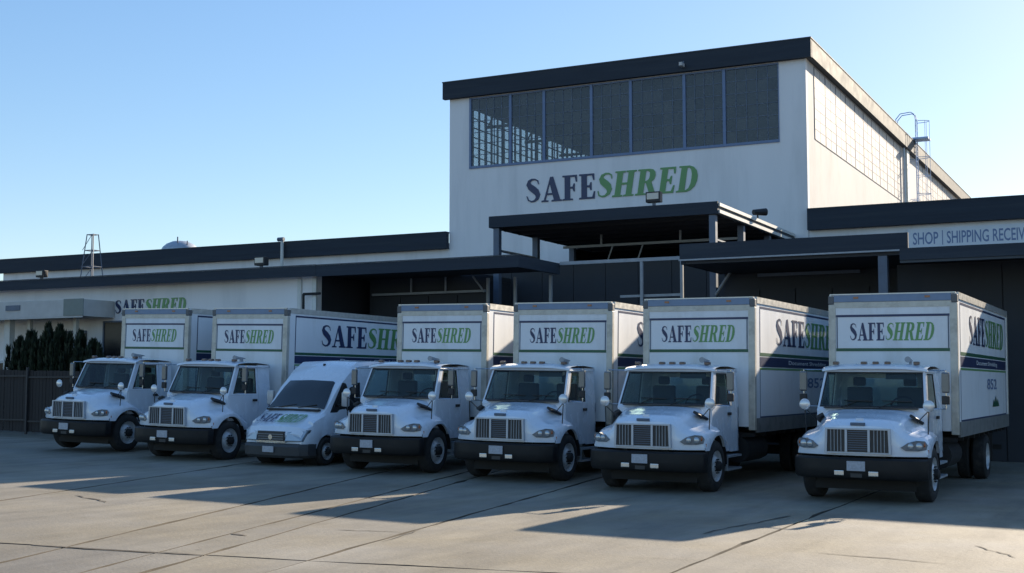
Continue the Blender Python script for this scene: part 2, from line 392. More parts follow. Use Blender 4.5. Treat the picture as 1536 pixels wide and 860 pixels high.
for i in range(len(JL) - 1):
    for j in range(len(CL) - 1):
        a, b, c, d = isect(JL[i], CL[j]), isect(JL[i + 1], CL[j]), isect(JL[i + 1], CL[j + 1]), isect(JL[i], CL[j + 1])
        if j == 3: c, d = Vector((c.x, 48.9)), Vector((d.x, 48.9))
        narrow = 7 <= i <= 11
        slab_piece([a, b, c, d], (.017 if narrow else .011) if j == 2 else .013, CONC2 if j < 2 and i < 10 else CONC, 1 if narrow else 0)

# patches, stains and cracks lying on the slabs are thin sheets of their own
def crack(pts, wdt, name='pavement_crack'):
    bm = bmesh.new(); L = []; Rr = []
    for i, (x, y) in enumerate(pts):
        a = Vector(pts[max(0, i - 1)]); b = Vector(pts[min(len(pts) - 1, i + 1)]); d = (b - a).normalized(); n = Vector((-d.y, d.x)) * wdt * random.uniform(.3, 1) * (0.25 if i in (0, len(pts) - 1) else 1)
        L.append(bm.verts.new((x + n.x, y + n.y, gz(x) + .007))); Rr.append(bm.verts.new((x - n.x, y - n.y, gz(x) + .007)))
    for i in range(len(pts) - 1): bm.faces.new((L[i], L[i + 1], Rr[i + 1], Rr[i]))
    o = obj(name, bm, DARKR, G)
def wiggle(a, b, n, s):
    a = Vector(a); b = Vector(b); d = (b - a).normalized(); nn = Vector((-d.y, d.x)); o = 0; r = []
    for i in range(n + 1):
        o += random.uniform(-s, s); o *= .8
        p = a + (b - a) * i / n + nn * o; r.append((p.x, p.y))
    return r
for a, b, n, s, w_ in [((-12.7, 11.66), (-10.3, 12.1), 12, .02, .045), ((-9.2, 14.3), (-9.7, 16.9), 10, .05, .016), ((-5.75, 17.2), (-5.3, 20.3), 12, .06, .030),
                       ((-3.9, 16.15), (-2.3, 16.05), 9, .04, .022), ((-17.0, 16.5), (-15.7, 16.0), 9, .05, .035), ((-10.4, 15.0), (-9.5, 15.3), 6, .05, .02),
                       ((-11.4, 13.9), (-11.05, 13.8), 3, .02, .05), ((-2.2, 18.0), (-1.6, 17.0), 8, .05, .02)]:
    crack(wiggle(a, b, n, s), w_)

# ------------------------------------------------------------------ buildings
def boxes(name, m, parent, lst, bev=0):
    bm = bmesh.new()
    for d in lst: box(bm, *d, bev=bev)
    return obj(name, bm, m, parent)

TX0, TX1, TY0, TY1, TZ = -28.6, -12.15, 50.0, 98.8, 16.0
WZ0, WZ1, WX0, WX1 = 12.09, 15.30, -27.56, -13.25
T = thing('warehouse_tower', 'tall white warehouse hall with a long clerestory window under a slate roof band', 'warehouse', (0, 0, 0))
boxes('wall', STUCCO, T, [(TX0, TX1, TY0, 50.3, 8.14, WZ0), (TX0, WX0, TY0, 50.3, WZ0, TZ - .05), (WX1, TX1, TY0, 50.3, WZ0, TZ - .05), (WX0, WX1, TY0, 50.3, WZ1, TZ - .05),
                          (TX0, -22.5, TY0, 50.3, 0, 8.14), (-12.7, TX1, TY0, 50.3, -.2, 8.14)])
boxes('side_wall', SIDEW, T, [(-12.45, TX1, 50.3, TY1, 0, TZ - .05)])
boxes('rear_wall', INTW, T, [(TX0, -12.45, TY1 - .3, TY1, 0, TZ - .05)])
boxes('far_wall', INTW, T, [(TX0, TX0 + .3, 50.3, TY1 - .3, 0, WZ0), (TX0, TX0 + .3, 50.3, TY1 - .3, WZ1, TZ - .05), (TX0, TX0 + .3, 50.3, 51.3, WZ0, WZ1), (TX0, TX0 + .3, 97, TY1 - .3, WZ0, WZ1)])
boxes('roof', INTW, T, [(TX0 + .01, TX1 - .01, 50.01, TY1 - .01, TZ - .05, TZ)])
boxes('dock_shade_floor', DARKIN, T, [(TX0 + .3, -12.45, 50.3, TY1 - .3, 8.2, 8.4)])  # unseen dark floor added to keep the dock opening dark
boxes('dock_interior', DARKIN, T, [(-22.6, -12.5, 57, 57.2, -.2, 8.2), (-22.8, -22.6, 50.3, 57.2, 0, 8.2)])
boxes('fascia', SLATE, T, [(TX0 - .25, TX1 + .28, 49.75, 49.99, 15.33, 16.09)])
boxes('side_fascia', SFAS, T, [(TX1 + .005, TX1 + .28, 49.995, TY1, 15.36, 16.088)])
boxes('edge_flashing', SLATE2, T, [(TX0 - .27, TX1 + .30, 49.73, TY1 + .02, 16.092, 16.14)])
# front clerestory: seven bays
MX = [-27.56, -25.50, -23.83, -21.55, -19.72, -17.31, -15.58, -13.25]
for i in range(7):
    a, b = MX[i], MX[i + 1]
    fr = boxes('window', MULL, T, [(a + .001, a + .10, 49.96, 50.1, WZ0 + .05, WZ1), (b - .03, b - .001, 49.97, 50.1, WZ0 + .05, WZ1), (a + .001, b - .001, 49.95, 50.12, WZ0 - .06, WZ0 + .05), (a + .10, b - .03, 49.98, 50.1, WZ1 - .07, WZ1)])
    ww = b - .03 - a - .10; hh = WZ1 - .07 - WZ0 - .05
    nc = 4 if ww < 1.9 else 5; nr = 6
    bm = bmesh.new()
    for k in range(1, nc): x = a + .10 + ww * k / nc; box(bm, x - .014, x + .014, 50.0, 50.05, WZ0 + .05, WZ1 - .07)
    for k in range(1, nr): z = WZ0 + .05 + hh * k / nr; box(bm, a + .10, b - .03, 50.005, 50.045, z - .012, z + .012)
    obj('glazing_bar', bm, STEEL, fr)
    bm = bmesh.new(); box(bm, 0, ww / nc - .028, 0, .008, 0, hh / nr - .024)
    p0 = obj('pane', bm, GLASSW, fr)
    first = True
    for c_ in range(nc):
        for r_ in range(nr):
            o = p0 if first else mobj('pane', p0.data, fr); first = False
            o.location = (a + .10 + ww * c_ / nc + .014, 50.02 + random.uniform(-.002, .002), WZ0 + .05 + hh * r_ / nr + .012)
            o.rotation_euler = (random.uniform(-.003, .003), 0, random.uniform(-.003, .003))
# side clerestory, painted over: ten bays of small panes, then three beyond the ladder
pm = None
sb = [51.35 + 1.97 * i for i in range(10)] + [76.5 + 1.97 * i for i in range(6)]
for y0 in sb:
    bm = bmesh.new(); X = TX1
    for y in (y0, y0 + 1.90): box(bm, X + .001, X + .026, y, y + .05, 12.3, 15.30)
    for y in (y0 + .95,): box(bm, X + .001, X + .022, y, y + .035, 12.3, 15.30)
    for k in range(8): z = 12.3 + 3.0 * k / 7; box(bm, X + .001, X + .024, y0 + .05, y0 + 1.90, z - .018, z + .018)
    fr = obj('side_window', bm, SWF, T)
    for c_ in range(2):
        for r_ in range(7):
            if pm is None:
                bm = bmesh.new(); box(bm, 0, .012, 0, .88, 0, .385); o = obj('pane', bm, PANEP, fr); pm = o.data
            else: o = mobj('pane', pm, fr)
            o.location = (X + .003, y0 + .055 + c_ * .93, 12.322 + r_ * 3.0 / 7); o.rotation_euler = (0, random.uniform(0, .008), random.uniform(-.004, .0))
# far wall glazing, seen through the front clerestory
for i in range(12):
    y0 = 51.3 + i * 3.808
    bm = bmesh.new()
    for k in range(7): y = y0 + 3.80 * k / 6; box(bm, TX0 + .1, TX0 + .2, y - (.05 if k in (0, 6) else .02), y + (.05 if k in (0, 6) else .02), WZ0, WZ1)
    for k in range(8): z = WZ0 + (WZ1 - WZ0) * k / 7; box(bm, TX0 + .12, TX0 + .18, y0, y0 + 3.80, z - .02, z + .02)
    fr = obj('far_window', bm, INTW, T)
    bm = bmesh.new(); box(bm, TX0 + .14, TX0 + .15, y0 + .02, y0 + 3.78, WZ0 + .01, WZ1 - .01); obj('pane', bm, GLASSC, fr)
for i in range(11):                                   # roof trusses
    y = 53 + i * 4.2; bm = bmesh.new()
    box(bm, -28.3, -12.46, y - .08, y + .08, 15.7, 15.9); box(bm, -28.3, -12.46, y - .07, y + .07, 14.5, 14.62)
    for k in range(12):
        xa = -28.2 + k * 1.3; tube(bm, (xa, y, 14.6), (xa + .65, y, 15.7), .04, 5); tube(bm, (xa + .65, y, 15.7), (xa + 1.3, y, 14.6), .04, 5)
    obj('roof_truss', bm, INTW, T)
for i in range(9):
    x = -27.2 + i * 1.75; bm = bmesh.new(); box(bm, x - .05, x + .05, 50.4, 98.3, 15.82, 15.94); obj('purlin', bm, INTW, T)
boxes('pilaster', TRIM, T, [(TX1 + .002, TX1 + .16, 72.35, 73.1, 8.5, 15.35)])
bm = bmesh.new(); tube(bm, (TX1 + .12, 71.55, 8.6), (TX1 + .12, 71.55, 15.3), .06); obj('downpipe', bm, GALV, T)

# lettering on the tower: solid letters fixed to the wall
LS = thing('wall_lettering', 'large navy and green SAFESHRED letters on the white hall front above the high canopy', 'sign', (-24.72, 49.995, 10.27))
safeshred((0, 0, 0), (1, 0, 0), (0, 0, 1), 8.15, 1.10, LS, split=True, depth=.03, nrm=(0, -1, 0))

# wings
def wing(x0, x1, label, z0, z1, y1):
    wt = thing('warehouse_wing', label, 'warehouse')
    boxes('wall', STUCCO, wt, [(x0, x1, 50.02, y1, -.4, z0 + .2)])
    boxes('fascia', SLATE, wt, [(x0 - (0.2 if x0 < -30 else -.0), x1, 49.72, 50.0, z0, z1)])
    boxes('edge_flashing', SLATE2, wt, [(x0 - (0.22 if x0 < -30 else -.0), x1, 49.70, 50.3, z1 + .003, z1 + .04)])
    boxes('roof', SLATE2, wt, [(x0 + .05, x1 - .05, 50.32, y1, z0 + .205, z0 + .3)])
    return wt
wing(-57.3, -28.62, 'long low white warehouse wing with slate roof band left of the tall hall', 8.43, 9.17, 80)
WR = wing(-12.13, 14, 'white warehouse wing with slate roof band right of the tall hall', 8.36, 9.18, 90)
SG = thing('wall_sign', 'pale shipping and receiving sign board on the right wing wall', 'sign', (-8.33, 49.92, 7.46))
B('sign_panel', SIGNW, SG, 0, 5.1, 0, .08, 0, .74)
B('panel_frame', TRIM, SG, -.04, 5.14, -.02, -.002, -.04, -.002)
tx = .20
for t_, w_ in (('SHOP', .93), ('|', .03), ('SHIPPING', 1.5), ('RECEIVING', 1.72)):
    sans(t_, (tx, -.006, .12 if t_ != '|' else .08), (1, 0, 0), (0, 0, 1), w_, .47 if t_ != '|' else .55, SIGNT, SG)
    tx += w_ + .14

# high canopy
HC = thing('high_canopy', 'high flat slate canopy over the central loading bay', 'canopy')
boxes('roof', mat('canopy_soffit', (.10, .088, .078), .8, var=.1), HC, [(-21.15, -12.80, 40.1, 49.9, 7.99, 8.17)])
boxes('fascia', SLATE, HC, [(-21.25, -12.71, 40.0, 40.1, 7.88, 8.29), (-21.25, -21.15, 40.1, 49.7, 7.88, 8.27)])
boxes('side_fascia', SLATE2, HC, [(-12.80, -12.71, 40.1, 49.9, 7.88, 8.24)])
for z_ in (8.14, 7.91): boxes('side_trim', TRIM, HC, [(-12.708, -12.66, 40.1, 49.9, z_, z_ + .11)])
for i in range(8):
    y = 41 + i * 1.15; boxes('rafter', DARKW, HC, [(-21.14, -12.81, y, y + .1, 7.84, 7.988)])
for x in (-21.0, -12.93):
    for y in (40.2, 43.4, 46.8):
        boxes('column', STEEL, HC, [(x - .11, x + .11, y - .11, y + .11, gz(x) - .05, 7.86)])
boxes('beam', STEELL, HC, [(-19.85, -13.05, 43.36, 43.44, 7.38, 7.47)])
for x in (-18.3, -15.2): boxes('hanger_post', STEELL, HC, [(x - .035, x + .035, 43.37, 43.43, 7.475, 7.838)])
for x in (-18.1, -16.9, -14.3):
    bm = bmesh.new(); tube(bm, (x, 43.4, 6.7), (x + .25, 43.4, 7.38), .03); obj('brace', bm, STEELL, HC)
bm = bmesh.new(); box(bm, -21.1, -20.9, 40.35, 43.2, 7.05, 7.1); box(bm, -13.0, -12.9, 40.35, 43.2, 7.05, 7.1); obj('side_rail', bm, STEELL, HC)

# frame and dark screen of the loading bay below it
DF = thing('loading_bay_frame', 'dark loading bay front with thin steel posts below the high canopy', 'loading bay')
boxes('header', STEELL, DF, [(-17.5, -12.66, 37.95, 38.05, 6.20, 6.31)])
for x in (-20.21, -19.17, -17.85, -14.62, -13.27):
    boxes('post', STEELL, DF, [(x - .045, x + .045, 37.95, 38.04, gz(x) - .05, 5.88 if x < -17.5 else 6.198)])
for i, x in enumerate([-22.6 + k * 1.26 for k in range(8)]):
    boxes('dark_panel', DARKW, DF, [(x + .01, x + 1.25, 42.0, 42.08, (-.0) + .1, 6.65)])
boxes('cross_bar', STEELL, DF, [(-15.4, -13.3, 38.06, 38.1, 5.06, 5.14)])

# low canopies and the dark buildings under them
LC = thing('left_bay_building', 'low dark bay with slate canopy between the office and the high canopy', 'warehouse bay')
boxes('fascia', SLATE, LC, [(-25.2, -17.54, 35.0, 35.12, 5.90, 6.27), (-17.66, -17.54, 35.12, 38.06, 5.90, 6.268)])
boxes('roof', DARKW, LC, [(-25.2, -17.67, 35.13, 38.06, 6.02, 6.2), (-25.2, -21.4, 38.07, 49.95, 6.02, 6.2)])
boxes('fascia_trim', SLATE2, LC, [(-25.2, -17.52, 34.97, 35.0, 6.272, 6.30)])
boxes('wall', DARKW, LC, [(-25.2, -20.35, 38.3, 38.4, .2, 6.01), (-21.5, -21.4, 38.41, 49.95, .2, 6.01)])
for i in range(4):
    x = -25.0 + i * 1.16; boxes('door_panel', DARKW, LC, [(x, x + 1.13, 38.22, 38.28, .32, 5.35)])
boxes('door_track', STEELL, LC, [(-25.0, -20.4, 38.12, 38.2, 5.42, 5.50)])
for x in (-23.4, -22.0): boxes('track_hanger', STEELL, LC, [(x, x + .05, 38.14, 38.19, 5.505, 6.0)])
bm = bmesh.new(); tube(bm, (-20.3, 37.9, 5.4), (-20.75, 37.9, 5.95), .035); obj('brace', bm, STEELL, LC)

RC = thing('right_bay_building', 'low dark bay with slate canopy behind the two right box trucks', 'warehouse bay')
boxes('fascia', SLATE, RC, [(-12.64, -6.0, 36.0, 36.12, 6.0, 6.46), (-12.64, -12.52, 36.12, 40.0, 5.86, 6.458)])
boxes('fascia_trim', STEELL, RC, [(-12.66, -5.98, 35.96, 36.0, 5.95, 5.997)])
boxes('roof', DARKW, RC, [(-12.5, -6.0, 36.13, 49.9, 5.86, 6.0)])
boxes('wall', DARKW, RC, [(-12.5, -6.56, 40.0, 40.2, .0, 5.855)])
for i in range(5): boxes('door_panel', DARKW, RC, [(-12.45 + i * 1.16, -12.45 + i * 1.16 + 1.13, 39.9, 39.96, .2, 5.3)])
boxes('door_track', STEEL, RC, [(-11.35, -8.1, 39.80, 39.88, 5.72, 5.82)])
boxes('post', STEEL, RC, [(-6.85, -6.6, 36.15, 36.4, gz(-6.7) - .05, 5.855)])
bm = bmesh.new(); tube(bm, (-12.8, 40.0, 5.2), (-12.1, 39.6, 6.0), .05); obj('brace', bm, STEELL, RC)

EC = thing('end_bay_building', 'dark flat fronted bay at the right edge behind the last box truck', 'warehouse bay')
boxes('fascia', SLATE, EC, [(-5.99, 14, 34.6, 34.72, 5.56, 5.88)])
boxes('fascia_trim', SLATE2, EC, [(-5.99, 14, 34.64, 34.70, 5.49, 5.555)])
boxes('roof', DARKW, EC, [(-5.99, 14, 34.73, 49.6, 5.70, 5.86)])
boxes('wall', DARKW, EC, [(-6.55, 14, 37.4, 37.5, -.3, 5.69)])
for i in range(9): boxes('wall_panel', DARKW, EC, [(-5.9 + i * 2.2, -5.9 + i * 2.2 + 2.17, 37.33, 37.39, .1, 5.6)])

# office
OF = thing('office_building', 'low white office building with slate roof band behind the leftmost truck', 'office building')
boxes('wall', STUCCO, OF, [(-56, -25.6, 35.6, 35.9, .2, 6.0)])
boxes('side_wall', DARKW, OF, [(-25.9, -25.6, 35.905, 49.9, .2, 6.0)])
boxes('fascia', SLATE, OF, [(-56, -25.21, 35.0, 35.12, 5.92, 6.28)])
boxes('roof', DARKW, OF, [(-56, -25.21, 35.13, 49.95, 6.02, 6.2)])
boxes('fascia_trim', SLATE2, OF, [(-56, -25.21, 34.97, 35.0, 6.283, 6.31)])
boxes('corner_trim', TRIM, OF, [(-26.35, -26.2, 35.52, 35.597, .3, 5.9), (-25.72, -25.55, 35.5, 35.597, .3, 5.9)])
bm = bmesh.new(); poly_tube(bm, [(-26.0, 35.4, .5), (-26.0, 35.4, 5.35), (-25.3, 35.4, 5.35)], .045, 8); obj('downpipe', bm, CHAS, OF)
fr = boxes('window', STEEL, OF, [(-35.35, -34.25, 35.54, 35.598, 4.58, 4.64), (-35.35, -34.25, 35.54, 35.598, 3.0, 3.06), (-35.35, -35.29, 35.54, 35.598, 3.06, 4.58), (-34.31, -34.25, 35.54, 35.598, 3.06, 4.58)])
B('pane', mat('dark_window_glass', (.012, .012, .014), .25, spec=.35), fr, -35.29, -34.31, 35.57, 35.595, 3.06, 4.58)
# entrance
for d_ in [(-39.5, -39.2, 34.6, 34.85, .5, 4.78), (-38.6, -38.45, 34.9, 35.05, .5, 4.78), (-36.2, -36.05, 34.9, 35.05, .5, 4.78)]: boxes('entrance_post', TRIM, OF, [d_])
dr = boxes('door', GALV, OF, [(-41.2, -41.12, 35.5, 35.598, .6, 3.1), (-40.0, -39.92, 35.5, 35.598, .6, 3.1), (-41.2, -39.92, 35.5, 35.598, 3.1, 3.2)])
B('pane', MATS['dark_window_glass'], dr, -41.12, -40.0, 35.55, 35.59, .6, 3.1)
fr = boxes('entrance_window', STEEL, OF, [(-38.4, -36.2, 35.5, 35.598, 4.2, 4.3), (-38.4, -38.3, 35.5, 35.598, 1.2, 4.2)])
B('pane', MATS['dark_window_glass'], fr, -38.3, -36.2, 35.55, 35.59, 1.2, 4.2)
AW = thing('entrance_awning', 'grey box awning with a small name plate over the office entrance', 'awning', (-37, 34, 4.75))
B('awning_box', BEIGE, AW, -5, 2.2, 0, 1.55, 0, .62, bev=.01)
B('end_cap', mat('grey_green_panel', (.20, .23, .21), .6, var=.06), AW, 1.25, 2.23, -.03, -.003, .02, .64)
B('underside_trim', BEIGE, AW, -5, 2.2, -.02, 0, -.05, -.003)
B('name_plate', STEEL, AW, -1.75, -1.0, -.03, -.003, .28, .48)
OL = thing('office_lettering', 'small navy and green SAFESHRED letters on the white office wall above the leftmost truck', 'sign', (-34.8, 35.592, 4.90))
safeshred((0, 0, 0), (1, 0, 0), (0, 0, 1), 3.5, .52, OL, split=True, depth=.02, nrm=(0, -1, 0))

# ------------------------------------------------------------------ roof gear
def floodlight(loc, label, s=1, cam_=False):
    t = thing('floodlight', label, 'floodlight', loc, group='floodlights along the roof edges')
    B('lamp_housing', BLACK, t, -.26 * s, .26 * s, -.12, .14, .10 * s, .46 * s, bev=.02)
    bm = bmesh.new(); box(bm, -.21 * s, .21 * s, -.135, -.122, .20 * s, .41 * s); obj('lamp_glass', bm, mat('lamp_glass', (.55, .50, .42), .25, coat=.5), t)
    B('bracket', STEEL, t, -.05, .05, -.03, .05, 0, .10 * s)
floodlight((-14.95, 40.05, 8.295), 'boxy floodlight on the front edge of the high canopy below the hall lettering', 1)
floodlight((-38.35, 35.3, 6.315), 'small floodlight on the office roof edge nearest the left frame', .75)
floodlight((-27.75, 35.3, 6.315), 'small floodlight on the office roof edge beside the upright vent pipe', .85)
t = thing('side_spotlight', 'small dark spotlight on the right side edge of the high canopy', 'spotlight', (-12.7, 44.7, 8.27))
bm = bmesh.new(); tube(bm, (0, 0, .0), (0, 0, .16), .03); obj('stem', bm, BLACK, t)
bm = bmesh.new(); tube(bm, (-.1, -.2, .2), (.25, .2, .24), .10, 10, .14); obj('lamp_housing', bm, BLACK, t)
t = thing('security_camera', 'small security camera under the slate band of the tall hall', 'camera', (-17.2, 49.6, 15.55))
B('camera_body', BEIGE, t, -.07, .07, -.28, .1, -.07, .08, bev=.015); B('mount', STEEL, t, -.03, .03, .1, .15, -.03, .2)
t = thing('roof_vent', 'domed metal roof vent on the left wing roof', 'roof vent', (-46.3, 52, 9.05))
bm = bmesh.new(); lathe_x(bm, [(0, .85), (.3, .85), (.31, 1.0), (.36, 1.0), (.5, .92), (.68, .72), (.82, .4), (.87, .01)], 20)
for v in bm.verts: v.co = Vector((v.co.y, v.co.z, v.co.x))
obj('vent_dome', bm, GALV, t, smooth=40)
bm = bmesh.new(); tube(bm, (.35, -.6, 0), (.35, -.6, 1.0), .035); tube(bm, (.75, -.3, 0), (.75, -.3, .8), .03); obj('stay', bm, STEEL, t)
t = thing('vent_pipe', 'pale upright vent pipe standing against the left wing roof band', 'pipe', (-37.7, 49.55, 6.2))
bm = bmesh.new(); tube(bm, (0, 0, 0), (0, 0, 3.0), .08, 10); obj('pipe', bm, TRIM, t)
bm = bmesh.new(); tube(bm, (-.25, 0, 3.1), (.1, 0, 3.1), .1, 10); tube(bm, (0, 0, 3.0), (0, 0, 3.12), .09, 8); obj('pipe_head', bm, STEEL, t)
t = thing('lattice_mast', 'narrow grey steel lattice mast on the office roof', 'mast', (-37.45, 37, 6.2))
for sx in (-1, 1):
    for sy in (-1, 1):
        bm = bmesh.new(); tube(bm, (.34 * sx, .3 * sy, 0), (.17 * sx, .13 * sy, 2.0), .022, 6); obj('leg', bm, STEEL, t)
bm = bmesh.new()
for z in (.02, .7, 1.35, 1.98):
    k = 1 - z / 2.0; ax = .17 + .17 * k; ay = .13 + .17 * k
    P = [(-ax, -ay, z), (ax, -ay, z), (ax, ay, z), (-ax, ay, z)]
    for a, b in zip(P, P[1:] + P[:1]): tube(bm, a, b, .018, 5)
for z0, z1 in ((0, .7), (.7, 1.35), (1.35, 1.98)):
    f = lambda z: .17 + .17 * (1 - z / 2)
    tube(bm, (-f(z0), -.3, z0), (f(z1), -.2, z1), .012, 5)
obj('lacing', bm, STEEL, t)
# caged roof ladder on the side wall
LD = thing('caged_ladder', 'pale blue caged ladder climbing the tall hall side wall past the roof edge', 'ladder', (-12.15, 74.6, 8.8))
for dy in (-.27, .27):
    bm = bmesh.new(); poly_tube(bm, [(.34, dy, 0), (.34, dy, 8.6), (.28, dy, 8.9), (.08, dy, 9.05), (-.5, dy, 9.0), (-.75, dy, 8.7), (-.7, dy, 8.0), (-.45, dy, 7.25)], .026, 6); obj('side_rail', bm, LADM, LD)
for i in range(28): 
    bm = bmesh.new(); tube(bm, (.34, -.27, .2 + i * .3), (.34, .27, .2 + i * .3), .016, 5); obj('rung', bm, LADM, LD)
for i in range(7):
    z = 2.2 + i * 1.05; pts = [(.34 + .72 * math.sin(a), -.38 * math.cos(a) , z) for a in [math.pi * k / 10 for k in range(11)]]
    bm = bmesh.new(); poly_tube(bm, pts, .02, 5); obj('cage_hoop', bm, LADM, LD)
bm = bmesh.new()
for a in [math.pi * k / 4 for k in range(0, 5)]: tube(bm, (.34 + .72 * math.sin(a), -.38 * math.cos(a), 2.2), (.34 + .72 * math.sin(a), -.38 * math.cos(a), 8.5), .014, 5)
obj('cage_bar', bm, LADM, LD)
B('top_landing', LADM, LD, -.5, 1.05, -.5, .5, 7.42, 7.52)
for z in (1, 4, 6.3):
    bm = bmesh.new(); tube(bm, (0, -.27, z), (.34, -.27, z), .02, 5); tube(bm, (0, .27, z), (.34, .27, z), .02, 5); obj('standoff', bm, LADM, LD)

# ------------------------------------------------------------------ fence, conifers
FE = thing('slatted_fence', 'dark brown slatted fence left of the leftmost truck', 'fence', (-48, 30.2, gz(-38)))
sm = None; n = 0
x = 0
while x < 17.4:
    z0 = gz(-48 + x) - gz(-38)
    if sm is None:
        bm = bmesh.new(); box(bm, 0, .135, 0, .02, .08, 2.1); o = obj('slat', bm, FENCE, FE); sm = o.data
    else: o = mobj('slat', sm, FE)
    o.location = (x, random.uniform(-.006, .006), z0 + random.uniform(-.012, .012)); x += .148
for i in range(8):
    x = .0 + i * 2.45; z0 = gz(-48 + x) - gz(-38)
    boxes('fence_post', FENCEP, FE, [(x, x + .07, -.09, -.02, z0 - .05, z0 + 2.2)])
    if i < 7:
        for z in (.4, 1.85): boxes('fence_rail', FENCEP, FE, [(x + .07, x + 2.45, -.06, -.022, z0 + z, z0 + z + .05)])

def conifer(x, y, h, r, seed):
    rnd = random.Random(seed); z0 = gz(x)
    labs = {1: 'dark conifer nearest the office entrance, first of the row', 2: 'dark conifer second from the entrance in the row behind the fence', 3: 'tallest pointed dark conifer at the middle of the row behind the fence',
            4: 'dark pointed conifer just right of the tallest one behind the fence', 5: 'dark conifer left of the small office window, second from the truck end', 6: 'short dark conifer closest to the leftmost truck cab', 7: 'dark conifer in front of the entrance window, broad and low'}
    t = thing('conifer', labs[seed], 'conifer', (x, y, z0), group='conifers in front of the office')
    bm = bmesh.new(); tube(bm, (0, 0, 0), (.04, 0, h * .5), .09, 8, .05); tube(bm, (.04, 0, h * .5), (0, .02, h * .97), .05, 6, .012)
    for k in range(14):
        a = rnd.uniform(0, 6.28); z = rnd.uniform(.15, .85) * h; q = r * .6 * (1 - z / h) ** .6
        tube(bm, (0, 0, z), (math.cos(a) * q, math.sin(a) * q, z + q * 1.1), .018, 5, .008)
    obj('trunk', bm, BARK, t)
    bm = bmesh.new()
    spires = [(0, 0, 1.0, .62)] + [(rnd.uniform(-.95, .95) * r, rnd.uniform(-.5, .5) * r, rnd.uniform(.66, .97), rnd.uniform(.22, .36)) for _ in range(16)]
    for k in range(9000):
        sx, sy, sh, sr = spires[0] if rnd.random() < .28 else rnd.choice(spires[1:])
        H = h * sh; u = rnd.random() ** .8; z = .12 * h + u * (H - .12 * h)
        prof = (1 - u) ** .62 * (.55 + .45 * min(1, u * 5))
        rad = r * sr * prof * (rnd.uniform(.35, 1.0) ** .5) * (1 + .22 * math.sin(z * 9 + seed))
        a = rnd.uniform(0, 6.28); c = Vector((sx * (1 - .3 * u) + math.cos(a) * rad, sy + math.sin(a) * rad, z))
        d = Vector((math.cos(a) * .35, math.sin(a) * .35, 1)).normalized(); s = rnd.uniform(.07, .16)
        side = d.cross(Vector((math.cos(a + rnd.uniform(-1.5, 1.5)), math.sin(a + 1), .2))).normalized()
        p = [c - side * s * .35, c + side * s * .35, c + d * s * 1.6]
        quad(bm, p)
    obj('crown', bm, FOL, t, fix=False)
for x, y, h, r, s in [(-37.5, 33.3, 3.45, .6, 1), (-36.7, 33.0, 3.65, .8, 2), (-36.0, 33.2, 3.98, .8, 3), (-35.2, 33.0, 3.9, .75, 4), (-34.4, 33.2, 3.7, .75, 5), (-33.6, 33.0, 3.35, .7, 6), (-36.6, 34.1, 3.4, .95, 7)]:
    conifer(x + .35, y, h * .93, r * 1.1, s)

